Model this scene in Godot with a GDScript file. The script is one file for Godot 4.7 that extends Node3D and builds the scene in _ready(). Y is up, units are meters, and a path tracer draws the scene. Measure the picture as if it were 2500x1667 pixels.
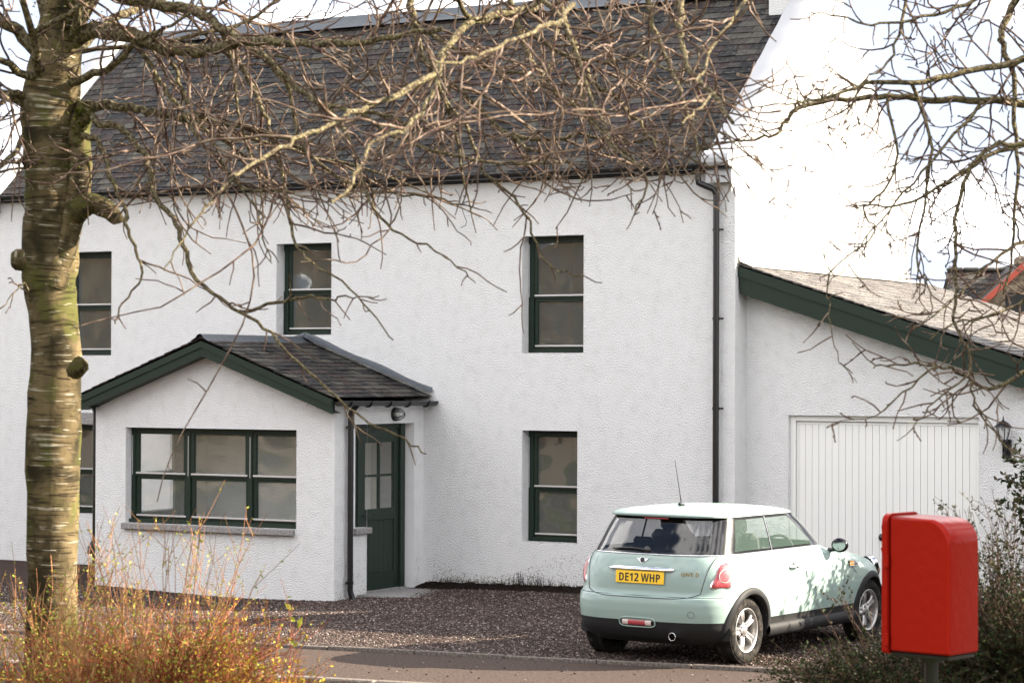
extends Node3D
# A white harled cottage with a slated roof, porch and garage, a small mint hatchback on
# the gravel drive, a red post box and bare trees on the near verge.
# x runs along the house front, y is up, z points out of the front; metres.

const FOCAL := 5903.0            # photograph's focal length in its own pixels (2500 wide)
const EYE := Vector3(11.851, 2.63, 26.341)
var cam_r: Vector3
var cam_u: Vector3
var cam_f: Vector3
var M := {}                      # materials
var counts := {}
var rng := RandomNumberGenerator.new()
var sun_to := Vector3(0.742, 0.4586, -0.489)


class Geo:
	var v := PackedVector3Array()
	var n := PackedVector3Array()
	var t := PackedVector2Array()
	var c := PackedColorArray()
	var i := PackedInt32Array()
	var tint := Color(1, 1, 1)
	var colored := false

	func put(p: Vector3, nn: Vector3, uv := Vector2.ZERO) -> int:
		v.append(p)
		n.append(nn)
		t.append(uv)
		c.append(tint)
		return v.size() - 1

	func tri(a: Vector3, b: Vector3, d: Vector3) -> void:
		var nn := (b - a).cross(d - a).normalized()
		var k := put(a, nn)
		put(b, nn)
		put(d, nn)
		i.append_array(PackedInt32Array([k, k + 2, k + 1]))

	# corners counter-clockwise seen from outside
	func quad(a: Vector3, b: Vector3, d: Vector3, e: Vector3) -> void:
		var nn := (d - a).cross(e - b).normalized()
		var k := put(a, nn, Vector2(0, 1))
		put(b, nn, Vector2(1, 1))
		put(d, nn, Vector2(1, 0))
		put(e, nn, Vector2(0, 0))
		i.append_array(PackedInt32Array([k, k + 2, k + 1, k, k + 3, k + 2]))

	func box(lo: Vector3, hi: Vector3) -> void:
		obox((lo + hi) / 2.0, Basis(), (hi - lo) / 2.0)

	func obox(o: Vector3, b: Basis, h: Vector3) -> void:
		var x := b.x * h.x
		var y := b.y * h.y
		var z := b.z * h.z
		quad(o - x - y + z, o + x - y + z, o + x + y + z, o - x + y + z)
		quad(o + x - y - z, o - x - y - z, o - x + y - z, o + x + y - z)
		quad(o + x - y + z, o + x - y - z, o + x + y - z, o + x + y + z)
		quad(o - x - y - z, o - x - y + z, o - x + y + z, o - x + y - z)
		quad(o - x + y + z, o + x + y + z, o + x + y - z, o - x + y - z)
		quad(o - x - y - z, o + x - y - z, o + x - y + z, o - x - y + z)

	# box with chamfered edges
	func cbox(lo: Vector3, hi: Vector3, e: float) -> void:
		cobox((lo + hi) / 2.0, Basis(), (hi - lo) / 2.0, e)

	func cobox(o: Vector3, b: Basis, h: Vector3, e: float) -> void:
		var ax := [b.x, b.y, b.z]
		var hh := [h.x, h.y, h.z]
		for k in 3:
			var p: Vector3 = ax[k]
			var q: Vector3 = ax[(k + 1) % 3]
			var r: Vector3 = ax[(k + 2) % 3]
			var hp: float = hh[k]
			var hq: float = hh[(k + 1) % 3]
			var hr: float = hh[(k + 2) % 3]
			for s in [-1.0, 1.0]:
				var m: Vector3 = o + p * hp * s
				var a1 := m - q * (hq - e) - r * (hr - e)
				var a2 := m + q * (hq - e) - r * (hr - e)
				var a3 := m + q * (hq - e) + r * (hr - e)
				var a4 := m - q * (hq - e) + r * (hr - e)
				if s > 0:
					quad(a1, a2, a3, a4)
				else:
					quad(a4, a3, a2, a1)
			# edges running along p
			for s1 in [-1.0, 1.0]:
				for s2 in [-1.0, 1.0]:
					var b1: Vector3 = o + q * hq * s1 + r * (hr - e) * s2
					var b2: Vector3 = o + q * (hq - e) * s1 + r * hr * s2
					var l := p * (hp - e)
					var fl := (l * 2.0).cross(b2 - b1).dot(q * s1 + r * s2)
					if fl > 0:
						quad(b1 - l, b1 + l, b2 + l, b2 - l)
					else:
						quad(b1 + l, b1 - l, b2 - l, b2 + l)
		for s1 in [-1.0, 1.0]:
			for s2 in [-1.0, 1.0]:
				for s3 in [-1.0, 1.0]:
					var c1: Vector3 = o + b.x * h.x * s1 + b.y * (h.y - e) * s2 + b.z * (h.z - e) * s3
					var c2: Vector3 = o + b.x * (h.x - e) * s1 + b.y * h.y * s2 + b.z * (h.z - e) * s3
					var c3: Vector3 = o + b.x * (h.x - e) * s1 + b.y * (h.y - e) * s2 + b.z * h.z * s3
					if s1 * s2 * s3 > 0:
						tri(c1, c2, c3)
					else:
						tri(c1, c3, c2)

	# rows of points -> smooth sheet; outside is (along row) x (to next row)
	func sheet(rows: Array, closed := false, uvs := Vector2(1, 1), mask := PackedByteArray()) -> void:
		var nr := rows.size()
		var nc: int = rows[0].size()
		var last := nc if closed else nc - 1
		var used := PackedByteArray()
		used.resize(nr * nc)
		used.fill(1 if mask.size() == 0 else 0)
		if mask.size() > 0:
			for r in nr - 1:
				for k in last:
					if mask[r * last + k] == 1:
						for q in [r * nc + k, r * nc + (k + 1) % nc, (r + 1) * nc + (k + 1) % nc, (r + 1) * nc + k]:
							used[q] = 1
		var ids := PackedInt32Array()
		ids.resize(nr * nc)
		for r in nr:
			var row: PackedVector3Array = rows[r]
			var up: PackedVector3Array = rows[mini(r + 1, nr - 1)]
			var dn: PackedVector3Array = rows[maxi(r - 1, 0)]
			for k in nc:
				if used[r * nc + k] == 0:
					continue
				var kp := (k + 1) % nc if closed else mini(k + 1, nc - 1)
				var km := (k - 1 + nc) % nc if closed else maxi(k - 1, 0)
				var nn := (row[kp] - row[km]).cross(up[k] - dn[k])
				if nn.length_squared() < 1e-16:
					nn = (up[kp] - up[km]).cross(up[k] - dn[k]) + (dn[kp] - dn[km]).cross(up[k] - dn[k])
				if nn.length_squared() < 1e-18:
					nn = Vector3.UP * 1e-3
				ids[r * nc + k] = put(row[k], nn.normalized(), Vector2(float(k) / (nc if closed else nc - 1) * uvs.x, float(r) / (nr - 1) * uvs.y))
		for r in nr - 1:
			for k in last:
				if mask.size() > 0 and mask[r * last + k] == 0:
					continue
				var a := ids[r * nc + k]
				var b := ids[r * nc + (k + 1) % nc]
				var d := ids[(r + 1) * nc + (k + 1) % nc]
				var e := ids[(r + 1) * nc + k]
				i.append_array(PackedInt32Array([a, d, b, a, e, d]))

	# round tube along points
	func tube(p: PackedVector3Array, rad: PackedFloat32Array, sides := 6, cap := true, vscale := 1.0) -> void:
		var m := p.size()
		if m < 2:
			return
		var base := v.size()
		var dirv := (p[1] - p[0]).normalized()
		var side := dirv.cross(Vector3.UP if absf(dirv.y) < 0.9 else Vector3.RIGHT).normalized()
		var run := 0.0
		for k in m:
			var d := (p[mini(k + 1, m - 1)] - p[maxi(k - 1, 0)]).normalized()
			side = (side - d * side.dot(d)).normalized()
			var up := d.cross(side)
			if k > 0:
				run += p[k].distance_to(p[k - 1])
			for s in sides + 1:
				var a := TAU * s / sides
				var nn := side * cos(a) + up * sin(a)
				put(p[k] + nn * rad[k], nn, Vector2(float(s) / sides, run * vscale))
		var w := sides + 1
		for k in m - 1:
			for s in sides:
				var a := base + k * w + s
				i.append_array(PackedInt32Array([a, a + w + 1, a + 1, a, a + w, a + w + 1]))
		if cap:
			for e in [0, m - 1]:
				var d: Vector3 = (p[1] - p[0]).normalized() * -1.0 if e == 0 else (p[m - 1] - p[m - 2]).normalized()
				var k := put(p[e], d)
				for s in sides + 1:
					put(v[base + e * w + s], d)
				for s in sides:
					if e == 0:
						i.append_array(PackedInt32Array([k, k + 1 + s, k + 2 + s]))
					else:
						i.append_array(PackedInt32Array([k, k + 2 + s, k + 1 + s]))

	# lathe: profile of (radius, along) about an axis
	func lathe(o: Vector3, axis: Vector3, prof: PackedVector2Array, sides := 24) -> void:
		var side := axis.cross(Vector3.UP if absf(axis.y) < 0.9 else Vector3.RIGHT).normalized()
		var up := axis.cross(side)
		var base := v.size()
		var m := prof.size()
		for k in m:
			var tg := (prof[mini(k + 1, m - 1)] - prof[maxi(k - 1, 0)]).normalized()
			for s in sides + 1:
				var a := TAU * s / sides
				var rd := side * cos(a) + up * sin(a)
				put(o + rd * prof[k].x + axis * prof[k].y, (rd * tg.y - axis * tg.x).normalized(), Vector2(float(s) / sides, float(k) / m))
		var w := sides + 1
		for k in m - 1:
			for s in sides:
				var a := base + k * w + s
				i.append_array(PackedInt32Array([a, a + w + 1, a + 1, a, a + w, a + w + 1]))

	# flat polygon (counter-clockwise from outside) pushed back by depth
	func prism(poly: PackedVector2Array, o: Vector3, x: Vector3, y: Vector3, depth: float) -> void:
		var z := x.cross(y).normalized()
		var ids := Geometry2D.triangulate_polygon(poly)
		var area := 0.0
		for k in poly.size():
			var q := poly[(k + 1) % poly.size()]
			area += poly[k].x * q.y - q.x * poly[k].y
		var pts := poly
		if area < 0:
			pts = poly.duplicate()
			pts.reverse()
			ids = Geometry2D.triangulate_polygon(pts)
		for k in range(0, ids.size(), 3):
			var a := pts[ids[k]]
			var b := pts[ids[k + 1]]
			var d := pts[ids[k + 2]]
			if (b - a).cross(d - a) < 0:
				var sw := b
				b = d
				d = sw
			tri(o + x * a.x + y * a.y, o + x * b.x + y * b.y, o + x * d.x + y * d.y)
			tri(o + x * a.x + y * a.y - z * depth, o + x * d.x + y * d.y - z * depth, o + x * b.x + y * b.y - z * depth)
		for k in pts.size():
			var a := pts[k]
			var b := pts[(k + 1) % pts.size()]
			var pa := o + x * a.x + y * a.y
			var pb := o + x * b.x + y * b.y
			quad(pb, pa, pa - z * depth, pb - z * depth)

	func commit() -> ArrayMesh:
		var a := []
		a.resize(Mesh.ARRAY_MAX)
		a[Mesh.ARRAY_VERTEX] = v
		a[Mesh.ARRAY_NORMAL] = n
		a[Mesh.ARRAY_TEX_UV] = t
		if colored:
			a[Mesh.ARRAY_COLOR] = c
		a[Mesh.ARRAY_INDEX] = i
		var m := ArrayMesh.new()
		m.add_surface_from_arrays(Mesh.PRIMITIVE_TRIANGLES, a)
		return m


# ---------------------------------------------------------------- naming and tagging
func numbered(parent: Node, called: String) -> String:
	var key := str(parent.get_instance_id()) + called
	var k: int = counts.get(key, 0)
	counts[key] = k + 1
	return called if k == 0 else "%s_%03d" % [called, k]


func add(g: Geo, called: String, mat: Material, parent: Node = self) -> MeshInstance3D:
	return add_mesh(g.commit(), called, mat, parent)


func add_mesh(mesh: Mesh, called: String, mat: Material, parent: Node = self) -> MeshInstance3D:
	var o := MeshInstance3D.new()
	o.mesh = mesh
	o.material_override = mat
	o.name = numbered(parent, called)
	parent.add_child(o, true)
	return o


func thing(called: String, label: String, category: String, where := Vector3.ZERO, turn := 0.0, group := "") -> Node3D:
	var o := Node3D.new()
	o.name = numbered(self, called)
	add_child(o, true)
	o.position = where
	o.rotation.y = turn
	tag(o, label, category, group)
	return o


func tag(o: Node, label: String, category: String, group := "") -> void:
	o.set_meta("label", label)
	o.set_meta("category", category)
	if group != "":
		o.set_meta("group", group)


func structure(o: Node) -> Node:
	o.set_meta("kind", "structure")
	return o


func stuff(o: Node) -> Node:
	o.set_meta("kind", "stuff")
	return o


func hub(called: String, parent: Node, where := Vector3.ZERO) -> Node3D:
	var o := Node3D.new()
	o.name = numbered(parent, called)
	parent.add_child(o, true)
	o.position = where
	return o


# direction of a photograph pixel, and the point on it at a given depth
func ray(px: float, py: float) -> Vector3:
	return cam_f + cam_r * ((px - 1250.0) / FOCAL) - cam_u * ((py - 833.5) / FOCAL)


func at(px: float, py: float, depth: float) -> Vector3:
	return EYE + ray(px, py) * depth


func lin(r: float, g: float, b: float) -> Color:
	return Color(r, g, b).linear_to_srgb()


# ---------------------------------------------------------------- textures and materials
# tiling noise; the overlap is blended so that the grain keeps its strength at the joins
func noise_image(size: int, freq: float, kind: int, seed_: int, octaves := 3, gain := 0.5) -> Image:
	var f := FastNoiseLite.new()
	f.noise_type = kind
	f.seed = seed_
	f.frequency = freq
	f.fractal_octaves = octaves
	f.fractal_gain = gain
	var sk := size / 12
	var big := size + sk
	var im := f.get_image(big, big, false, false, true)
	im.convert(Image.FORMAT_L8)
	var src := im.get_data()
	var total := 0
	for k in range(0, src.size(), 97):
		total += src[k]
	var mean := float(total) / (src.size() / 97 + 1)
	var wa := PackedFloat32Array()
	var wb := PackedFloat32Array()
	for k in sk:
		var t := (k + 0.5) / sk
		var n := sqrt(t * t + (1 - t) * (1 - t))
		wa.append(t / n)
		wb.append((1 - t) / n)
	for y in big:
		for x in sk:
			var p := y * big + x
			src[p] = clampi(int(mean + (src[p] - mean) * wa[x] + (src[p + size] - mean) * wb[x]), 0, 255)
	for y in sk:
		for x in size:
			var p := y * big + x
			src[p] = clampi(int(mean + (src[p] - mean) * wa[y] + (src[p + size * big] - mean) * wb[y]), 0, 255)
	var out := PackedByteArray()
	for y in size:
		out.append_array(src.slice(y * big, y * big + size))
	return Image.create_from_data(size, size, false, Image.FORMAT_L8, out)


func tex(im: Image) -> ImageTexture:
	return ImageTexture.create_from_image(im)


# colour ramp (linear colours at positions 0..1) over a grey image
func ramp(im: Image, stops: Array) -> Image:
	var w := im.get_width()
	var h := im.get_height()
	im.convert(Image.FORMAT_L8)
	var lut := []
	for k in 256:
		var x := k / 255.0
		var a: Array = stops[0]
		var b: Array = stops[stops.size() - 1]
		for s in stops.size() - 1:
			if x >= stops[s][0] and x <= stops[s + 1][0]:
				a = stops[s]
				b = stops[s + 1]
				break
		var f := clampf((x - a[0]) / maxf(b[0] - a[0], 1e-5), 0, 1)
		var ca: Color = a[1]
		var cb: Color = b[1]
		var col := ca.lerp(cb, f).linear_to_srgb()
		lut.append([int(col.r * 255), int(col.g * 255), int(col.b * 255)])
	var src := im.get_data()
	var out := PackedByteArray()
	out.resize(w * h * 3)
	for k in w * h:
		var l: Array = lut[src[k]]
		out[k * 3] = l[0]
		out[k * 3 + 1] = l[1]
		out[k * 3 + 2] = l[2]
	return Image.create_from_data(w, h, false, Image.FORMAT_RGB8, out)


func mat(name_: String, col: Color, rough := 0.7, metal := 0.0, spec := 0.5) -> StandardMaterial3D:
	var m := StandardMaterial3D.new()
	m.resource_name = name_
	m.albedo_color = col
	m.roughness = rough
	m.metallic = metal
	m.metallic_specular = spec
	M[name_] = m
	return m


func triplanar(m: StandardMaterial3D, scale_: float, world := true) -> void:
	m.uv1_triplanar = true
	m.uv1_world_triplanar = world
	m.uv1_scale = Vector3.ONE * scale_
	m.uv1_triplanar_sharpness = 6.0


func relief(m: StandardMaterial3D, im: Image, cm: float) -> void:
	m.heightmap_enabled = true
	m.heightmap_texture = tex(im)
	m.heightmap_scale = cm


func make_materials() -> void:
	var S := FastNoiseLite.TYPE_SIMPLEX
	var SS := FastNoiseLite.TYPE_SIMPLEX_SMOOTH
	var CE := FastNoiseLite.TYPE_CELLULAR
	# roughcast lime render, painted white
	var m := mat("roughcast", Color.WHITE, 0.85, 0.0, 0.3)
	m.albedo_texture = tex(ramp(noise_image(1024, 0.006, S, 3, 5, 0.6), [[0.0, Color(0.78, 0.78, 0.77)], [0.35, Color(0.84, 0.84, 0.84)], [1.0, Color(0.87, 0.87, 0.87)]]))
	relief(m, noise_image(1024, 0.07, SS, 11, 3, 0.68), 2.7)
	triplanar(m, 1.0 / 1.7)
	mat("smooth_white", lin(0.80, 0.80, 0.81), 0.6)
	mat("coping", lin(0.40, 0.405, 0.42), 0.8, 0.0, 0.25)
	mat("interior", lin(0.55, 0.54, 0.46), 0.8)
	mat("room", lin(0.27, 0.215, 0.135), 0.85)
	mat("interior_floor", lin(0.16, 0.10, 0.06), 0.5)
	m = mat("green_paint", lin(0.016, 0.027, 0.020), 0.38)
	m.metallic_specular = 0.32
	relief(m, noise_image(256, 0.05, S, 5), 0.05)
	triplanar(m, 1.0)
	mat("black_iron", lin(0.008, 0.008, 0.009), 0.28)
	mat("silver_bar", lin(0.62, 0.62, 0.63), 0.32, 0.55)
	m = mat("white_gloss", lin(0.74, 0.74, 0.72), 0.42)
	m = mat("lead", lin(0.062, 0.071, 0.082), 0.55, 0.1)
	relief(m, noise_image(256, 0.02, S, 8, 3), 0.6)
	triplanar(m, 1.0)
	m = mat("lead_pale", lin(0.30, 0.29, 0.26), 0.6, 0.1)
	m = mat("sill_stone", Color.WHITE, 0.85)
	m.metallic_specular = 0.2
	m.albedo_texture = tex(ramp(noise_image(512, 0.03, S, 21, 4), [[0.0, Color(0.13, 0.12, 0.12)], [0.5, Color(0.25, 0.24, 0.235)], [1.0, Color(0.36, 0.35, 0.34)]]))
	triplanar(m, 1.6)
	# slates: five tones
	var sl := [Color(0.020, 0.018, 0.018), Color(0.037, 0.031, 0.029), Color(0.012, 0.0115, 0.013), Color(0.054, 0.050, 0.043), Color(0.032, 0.022, 0.021)]
	var sh := noise_image(512, 0.035, S, 31, 4)
	for k in 5:
		m = mat("slate%d" % k, Color.WHITE, 0.6, 0.0, 0.22)
		var b: Color = sl[k]
		m.albedo_texture = tex(ramp(noise_image(256, 0.03, S, 40 + k, 4), [[0.0, b * 0.6], [0.45, b], [0.72, b * 1.35], [0.82, Color(0.0576, 0.0605, 0.0475)], [1.0, Color(0.1008, 0.1008, 0.0828)]]))
		if k == 0:
			relief(m, sh, 0.5)
		else:
			m.heightmap_enabled = true
			m.heightmap_texture = M["slate0"].heightmap_texture
			m.heightmap_scale = 0.5
		triplanar(m, 1.3)
	# old pale, lichened slates of the garage
	for k in 3:
		m = mat("pale_slate%d" % k, Color.WHITE, 0.75, 0.0, 0.25)
		var b: Color = [Color(0.098, 0.091, 0.088), Color(0.125, 0.116, 0.11), Color(0.078, 0.073, 0.072)][k]
		m.albedo_texture = tex(ramp(noise_image(256, 0.04, S, 140 + k, 4), [[0.0, b * 0.6], [0.5, b], [0.8, b * 1.3], [1.0, b * 1.6]]))
		m.heightmap_enabled = true
		m.heightmap_texture = M["slate0"].heightmap_texture
		m.heightmap_scale = 0.5
		triplanar(m, 1.3)
	# gravel bed, stones, tarmac, concrete, soil
	m = mat("gravel_bed", Color.WHITE, 0.9)
	m.metallic_specular = 0.15
	m.albedo_texture = tex(ramp(noise_image(1024, 0.09, S, 51, 3, 0.7), [[0.15, Color(0.0168, 0.0103, 0.0083)], [0.5, Color(0.0510, 0.0346, 0.0284)], [0.75, Color(0.1020, 0.0729, 0.0612)], [1.0, Color(0.1800, 0.1404, 0.1176)]]))
	relief(m, noise_image(1024, 0.12, CE, 52, 2), 1.6)
	triplanar(m, 0.8)
	m = mat("stone", Color.WHITE, 0.75)
	m.metallic_specular = 0.25
	m.vertex_color_use_as_albedo = true
	m = mat("tarmac", Color.WHITE, 0.9)
	m.metallic_specular = 0.15
	m.albedo_texture = tex(ramp(noise_image(1024, 0.03, S, 61, 5, 0.65), [[0.2, Color(0.044, 0.033, 0.028)], [0.5, Color(0.064, 0.049, 0.042)], [0.85, Color(0.088, 0.069, 0.059)]]))
	relief(m, noise_image(512, 0.2, S, 62, 2), 0.5)
	triplanar(m, 0.7)
	m = mat("road_tar", Color.WHITE, 0.9)
	m.metallic_specular = 0.15
	m.albedo_texture = tex(ramp(noise_image(512, 0.05, S, 63, 5, 0.65), [[0.2, Color(0.0315, 0.0294, 0.0294)], [0.6, Color(0.0490, 0.0462, 0.0462)], [0.95, Color(0.0700, 0.0665, 0.0630)]]))
	triplanar(m, 0.9)
	m = mat("kerb", Color.WHITE, 0.9)
	m.metallic_specular = 0.2
	m.albedo_texture = tex(ramp(noise_image(512, 0.04, S, 64, 4), [[0.2, Color(0.085, 0.072, 0.063)], [0.6, Color(0.145, 0.125, 0.11)], [0.95, Color(0.21, 0.185, 0.165)]]))
	triplanar(m, 1.4)
	mat("mud", lin(0.33, 0.30, 0.26), 0.9, 0.0, 0.1)
	mat("yellow_line", lin(0.55, 0.34, 0.05), 0.8)
	m = mat("soil", Color.WHITE, 0.95)
	m.metallic_specular = 0.1
	m.albedo_texture = tex(ramp(noise_image(512, 0.05, S, 65, 5, 0.65), [[0.2, Color(0.0084, 0.0063, 0.0056)], [0.6, Color(0.0210, 0.0154, 0.0133)], [0.95, Color(0.0490, 0.0385, 0.0315)]]))
	relief(m, noise_image(512, 0.08, S, 66, 4), 3.0)
	triplanar(m, 0.9)
	m = mat("verge", Color.WHITE, 0.95)
	m.metallic_specular = 0.1
	m.albedo_texture = tex(ramp(noise_image(512, 0.03, S, 67, 5, 0.65), [[0.2, Color(0.035, 0.045, 0.015)], [0.6, Color(0.06, 0.07, 0.025)], [0.95, Color(0.11, 0.09, 0.05)]]))
	triplanar(m, 0.3)
	m = mat("hillside", Color.WHITE, 0.95, 0.0, 0.1)
	m.albedo_texture = tex(ramp(noise_image(512, 0.02, S, 69, 5, 0.65), [[0.2, Color(0.035, 0.027, 0.014)], [0.5, Color(0.085, 0.062, 0.032)], [0.9, Color(0.16, 0.12, 0.06)]]))
	triplanar(m, 0.06)
	m = mat("stone_wall", Color.WHITE, 0.9)
	m.metallic_specular = 0.15
	m.albedo_texture = tex(ramp(noise_image(512, 0.04, CE, 68, 3), [[0.1, Color(0.07, 0.055, 0.045)], [0.5, Color(0.19, 0.15, 0.115)], [0.9, Color(0.33, 0.27, 0.2)]]))
	triplanar(m, 0.35)
	mat("red_paint", lin(0.36, 0.055, 0.03), 0.5)
	# glass
	m = mat("window_glass", Color(0.9, 0.95, 0.93, 0.04), 0.0, 0.0, 0.5)
	m.transparency = BaseMaterial3D.TRANSPARENCY_ALPHA
	m.normal_enabled = true
	var wob := noise_image(256, 0.012, SS, 71, 2, 0.3)
	wob.convert(Image.FORMAT_RGBA8)
	wob.bump_map_to_normal_map(6.0)
	m.normal_texture = tex(wob)
	m.normal_scale = 0.26
	triplanar(m, 0.4)
	m = mat("car_glass", Color(0.55, 0.66, 0.62, 0.12), 0.0, 0.0, 0.5)
	m.transparency = BaseMaterial3D.TRANSPARENCY_ALPHA
	m = mat("car_rear_glass", Color(0.012, 0.016, 0.016, 0.55), 0.0, 0.0, 0.5)
	m.transparency = BaseMaterial3D.TRANSPARENCY_ALPHA
	m = mat("lamp_glass", Color(0.85, 0.87, 0.86, 0.25), 0.15, 0.0, 0.5)
	m.transparency = BaseMaterial3D.TRANSPARENCY_ALPHA
	# car
	m = mat("car_paint", lin(0.225, 0.305, 0.28), 0.42, 0.0, 0.5)
	m.clearcoat_enabled = true
	m.clearcoat = 0.35
	m.clearcoat_roughness = 0.05
	mat("car_black", lin(0.008, 0.008, 0.009), 0.12)
	mat("car_trim", lin(0.016, 0.016, 0.017), 0.6, 0.0, 0.3)
	mat("car_seam", lin(0.012, 0.014, 0.014), 0.8)
	mat("car_cabin", lin(0.022, 0.022, 0.024), 0.8)
	mat("chrome", lin(0.75, 0.75, 0.76), 0.12, 1.0)
	mat("mirror_glass", lin(0.22, 0.24, 0.25), 0.04, 1.0)
	mat("alloy", lin(0.40, 0.39, 0.38), 0.36, 0.75)
	m = mat("tyre", Color.WHITE, 0.88, 0.0, 0.2)
	m.albedo_texture = tex(ramp(noise_image(256, 0.02, S, 74, 4), [[0.2, Color(0.011, 0.011, 0.011)], [0.6, Color(0.024, 0.022, 0.02)], [0.95, Color(0.06, 0.052, 0.045)]]))
	triplanar(m, 2.0, false)
	m = mat("lens_red", lin(0.33, 0.03, 0.04), 0.06)
	m.clearcoat_enabled = true
	mat("lens_clear", lin(0.55, 0.45, 0.42), 0.15)
	mat("lens_bright", lin(0.75, 0.10, 0.11), 0.1)
	mat("lens_orange", lin(0.85, 0.35, 0.02), 0.15)
	mat("plate_yellow", lin(0.80, 0.50, 0.03), 0.4)
	mat("plate_ink", lin(0.012, 0.012, 0.012), 0.5)
	# post box
	m = mat("box_red", lin(0.29, 0.010, 0.005), 0.32)
	m.metallic_specular = 0.18
	m.clearcoat_enabled = true
	m.clearcoat = 0.08
	m.clearcoat_roughness = 0.15
	relief(m, noise_image(256, 0.02, S, 77, 3), 0.12)
	triplanar(m, 2.0, false)
	# plants
	m = mat("bark_trunk", Color.WHITE, 0.85)
	m.metallic_specular = 0.15
	m.albedo_texture = tex(bark_image())
	m.heightmap_enabled = true
	m.heightmap_texture = M.bark_trunk.albedo_texture
	m.heightmap_scale = 1.6
	m = mat("bark_limb", Color.WHITE, 0.85)
	m.metallic_specular = 0.15
	m.albedo_texture = tex(ramp(noise_image(512, 0.02, S, 82, 5, 0.6), [[0.25, Color(0.0338, 0.0252, 0.0195)], [0.45, Color(0.0843, 0.0651, 0.0468)], [0.6, Color(0.1125, 0.0998, 0.0390)], [0.75, Color(0.1688, 0.1418, 0.0975)], [0.95, Color(0.2475, 0.2205, 0.1755)]]))
	relief(m, noise_image(256, 0.06, S, 83, 4), 0.6)
	triplanar(m, 3.0)
	m = mat("bark_twig", Color.WHITE, 0.75)
	m.metallic_specular = 0.2
	m.albedo_texture = tex(ramp(noise_image(512, 0.012, S, 84, 4, 0.6), [[0.2, Color(0.040, 0.023, 0.019)], [0.42, Color(0.09, 0.055, 0.045)], [0.58, Color(0.13, 0.096, 0.064)], [0.78, Color(0.22, 0.165, 0.135)], [0.95, Color(0.30, 0.235, 0.20)]]))
	triplanar(m, 1.6)
	m = mat("moss_and_shade", lin(0.075, 0.085, 0.014), 0.95, 0.0, 0.1)
	m = mat("leaf", Color.WHITE, 0.6)
	m.metallic_specular = 0.25
	m.vertex_color_use_as_albedo = true
	m.backlight_enabled = true
	m.backlight = Color(0.5, 0.5, 0.35)
	m = mat("stem", Color.WHITE, 0.8)
	m.metallic_specular = 0.15
	m.vertex_color_use_as_albedo = true


func bark_image() -> Image:
	var w := 384
	var h := 1024
	var f := FastNoiseLite.new()
	f.seed = 5
	f.frequency = 0.012
	f.fractal_octaves = 5
	f.fractal_gain = 0.6
	var g := FastNoiseLite.new()
	g.seed = 9
	g.noise_type = FastNoiseLite.TYPE_SIMPLEX
	g.frequency = 0.02
	g.fractal_octaves = 3
	var im := Image.create(w, h, false, Image.FORMAT_RGB8)
	var a := Color(0.135, 0.103, 0.056)
	var b := Color(0.028, 0.024, 0.014)
	var pale := Color(0.42, 0.39, 0.31)
	var dark := Color(0.018, 0.014, 0.010)
	var green := Color(0.07, 0.075, 0.02)
	for y in h:
		for x in w:
			var ang := TAU * x / w
			var cx := cos(ang) * 40.0
			var cz := sin(ang) * 40.0
			var p := f.get_noise_3d(cx * 1.2, y * 0.5, cz * 1.2) * 0.5 + 0.5
			var wide := g.get_noise_3d(cx * 0.30 + 7.0, y * 1.5, cz * 0.30)
			var bands := g.get_noise_3d(cx * 0.55, y * 3.6, cz * 0.55)
			var fine := g.get_noise_3d(cx * 1.1 + 90.0, y * 7.0, cz * 1.1)
			var mossy := f.get_noise_3d(cx + 300.0, y * 0.35, cz)
			var col := b.lerp(a, smoothstep(0.22, 0.72, p))
			col = col.lerp(green, smoothstep(0.0, 0.35, mossy) * 0.75)
			col = col.lerp(pale, smoothstep(0.34, 0.62, wide) * smoothstep(0.4, 0.65, p) * 0.55)
			col = col.lerp(dark, smoothstep(-0.36, -0.6, wide) * 0.6)
			col = col.lerp(pale, smoothstep(0.46, 0.62, bands) * 0.7)
			col = col.lerp(dark, smoothstep(-0.34, -0.55, bands) * 0.75)
			col = col.lerp(dark, smoothstep(-0.40, -0.62, fine) * 0.7)
			im.set_pixel(x, y, col.linear_to_srgb())
	return im


# ================================================================ scene
func _ready() -> void:
	rng.seed = 20260
	set_camera_and_light()
	make_materials()
	build_ground()
	build_house()
	build_porch()
	build_garage()
	build_far_house()
	build_surroundings()
	build_car()
	build_post_box()
	build_lamps_and_small()
	build_trees()
	build_shrubs()
	build_hedges()
	print("done ", Time.get_ticks_msec())


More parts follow.
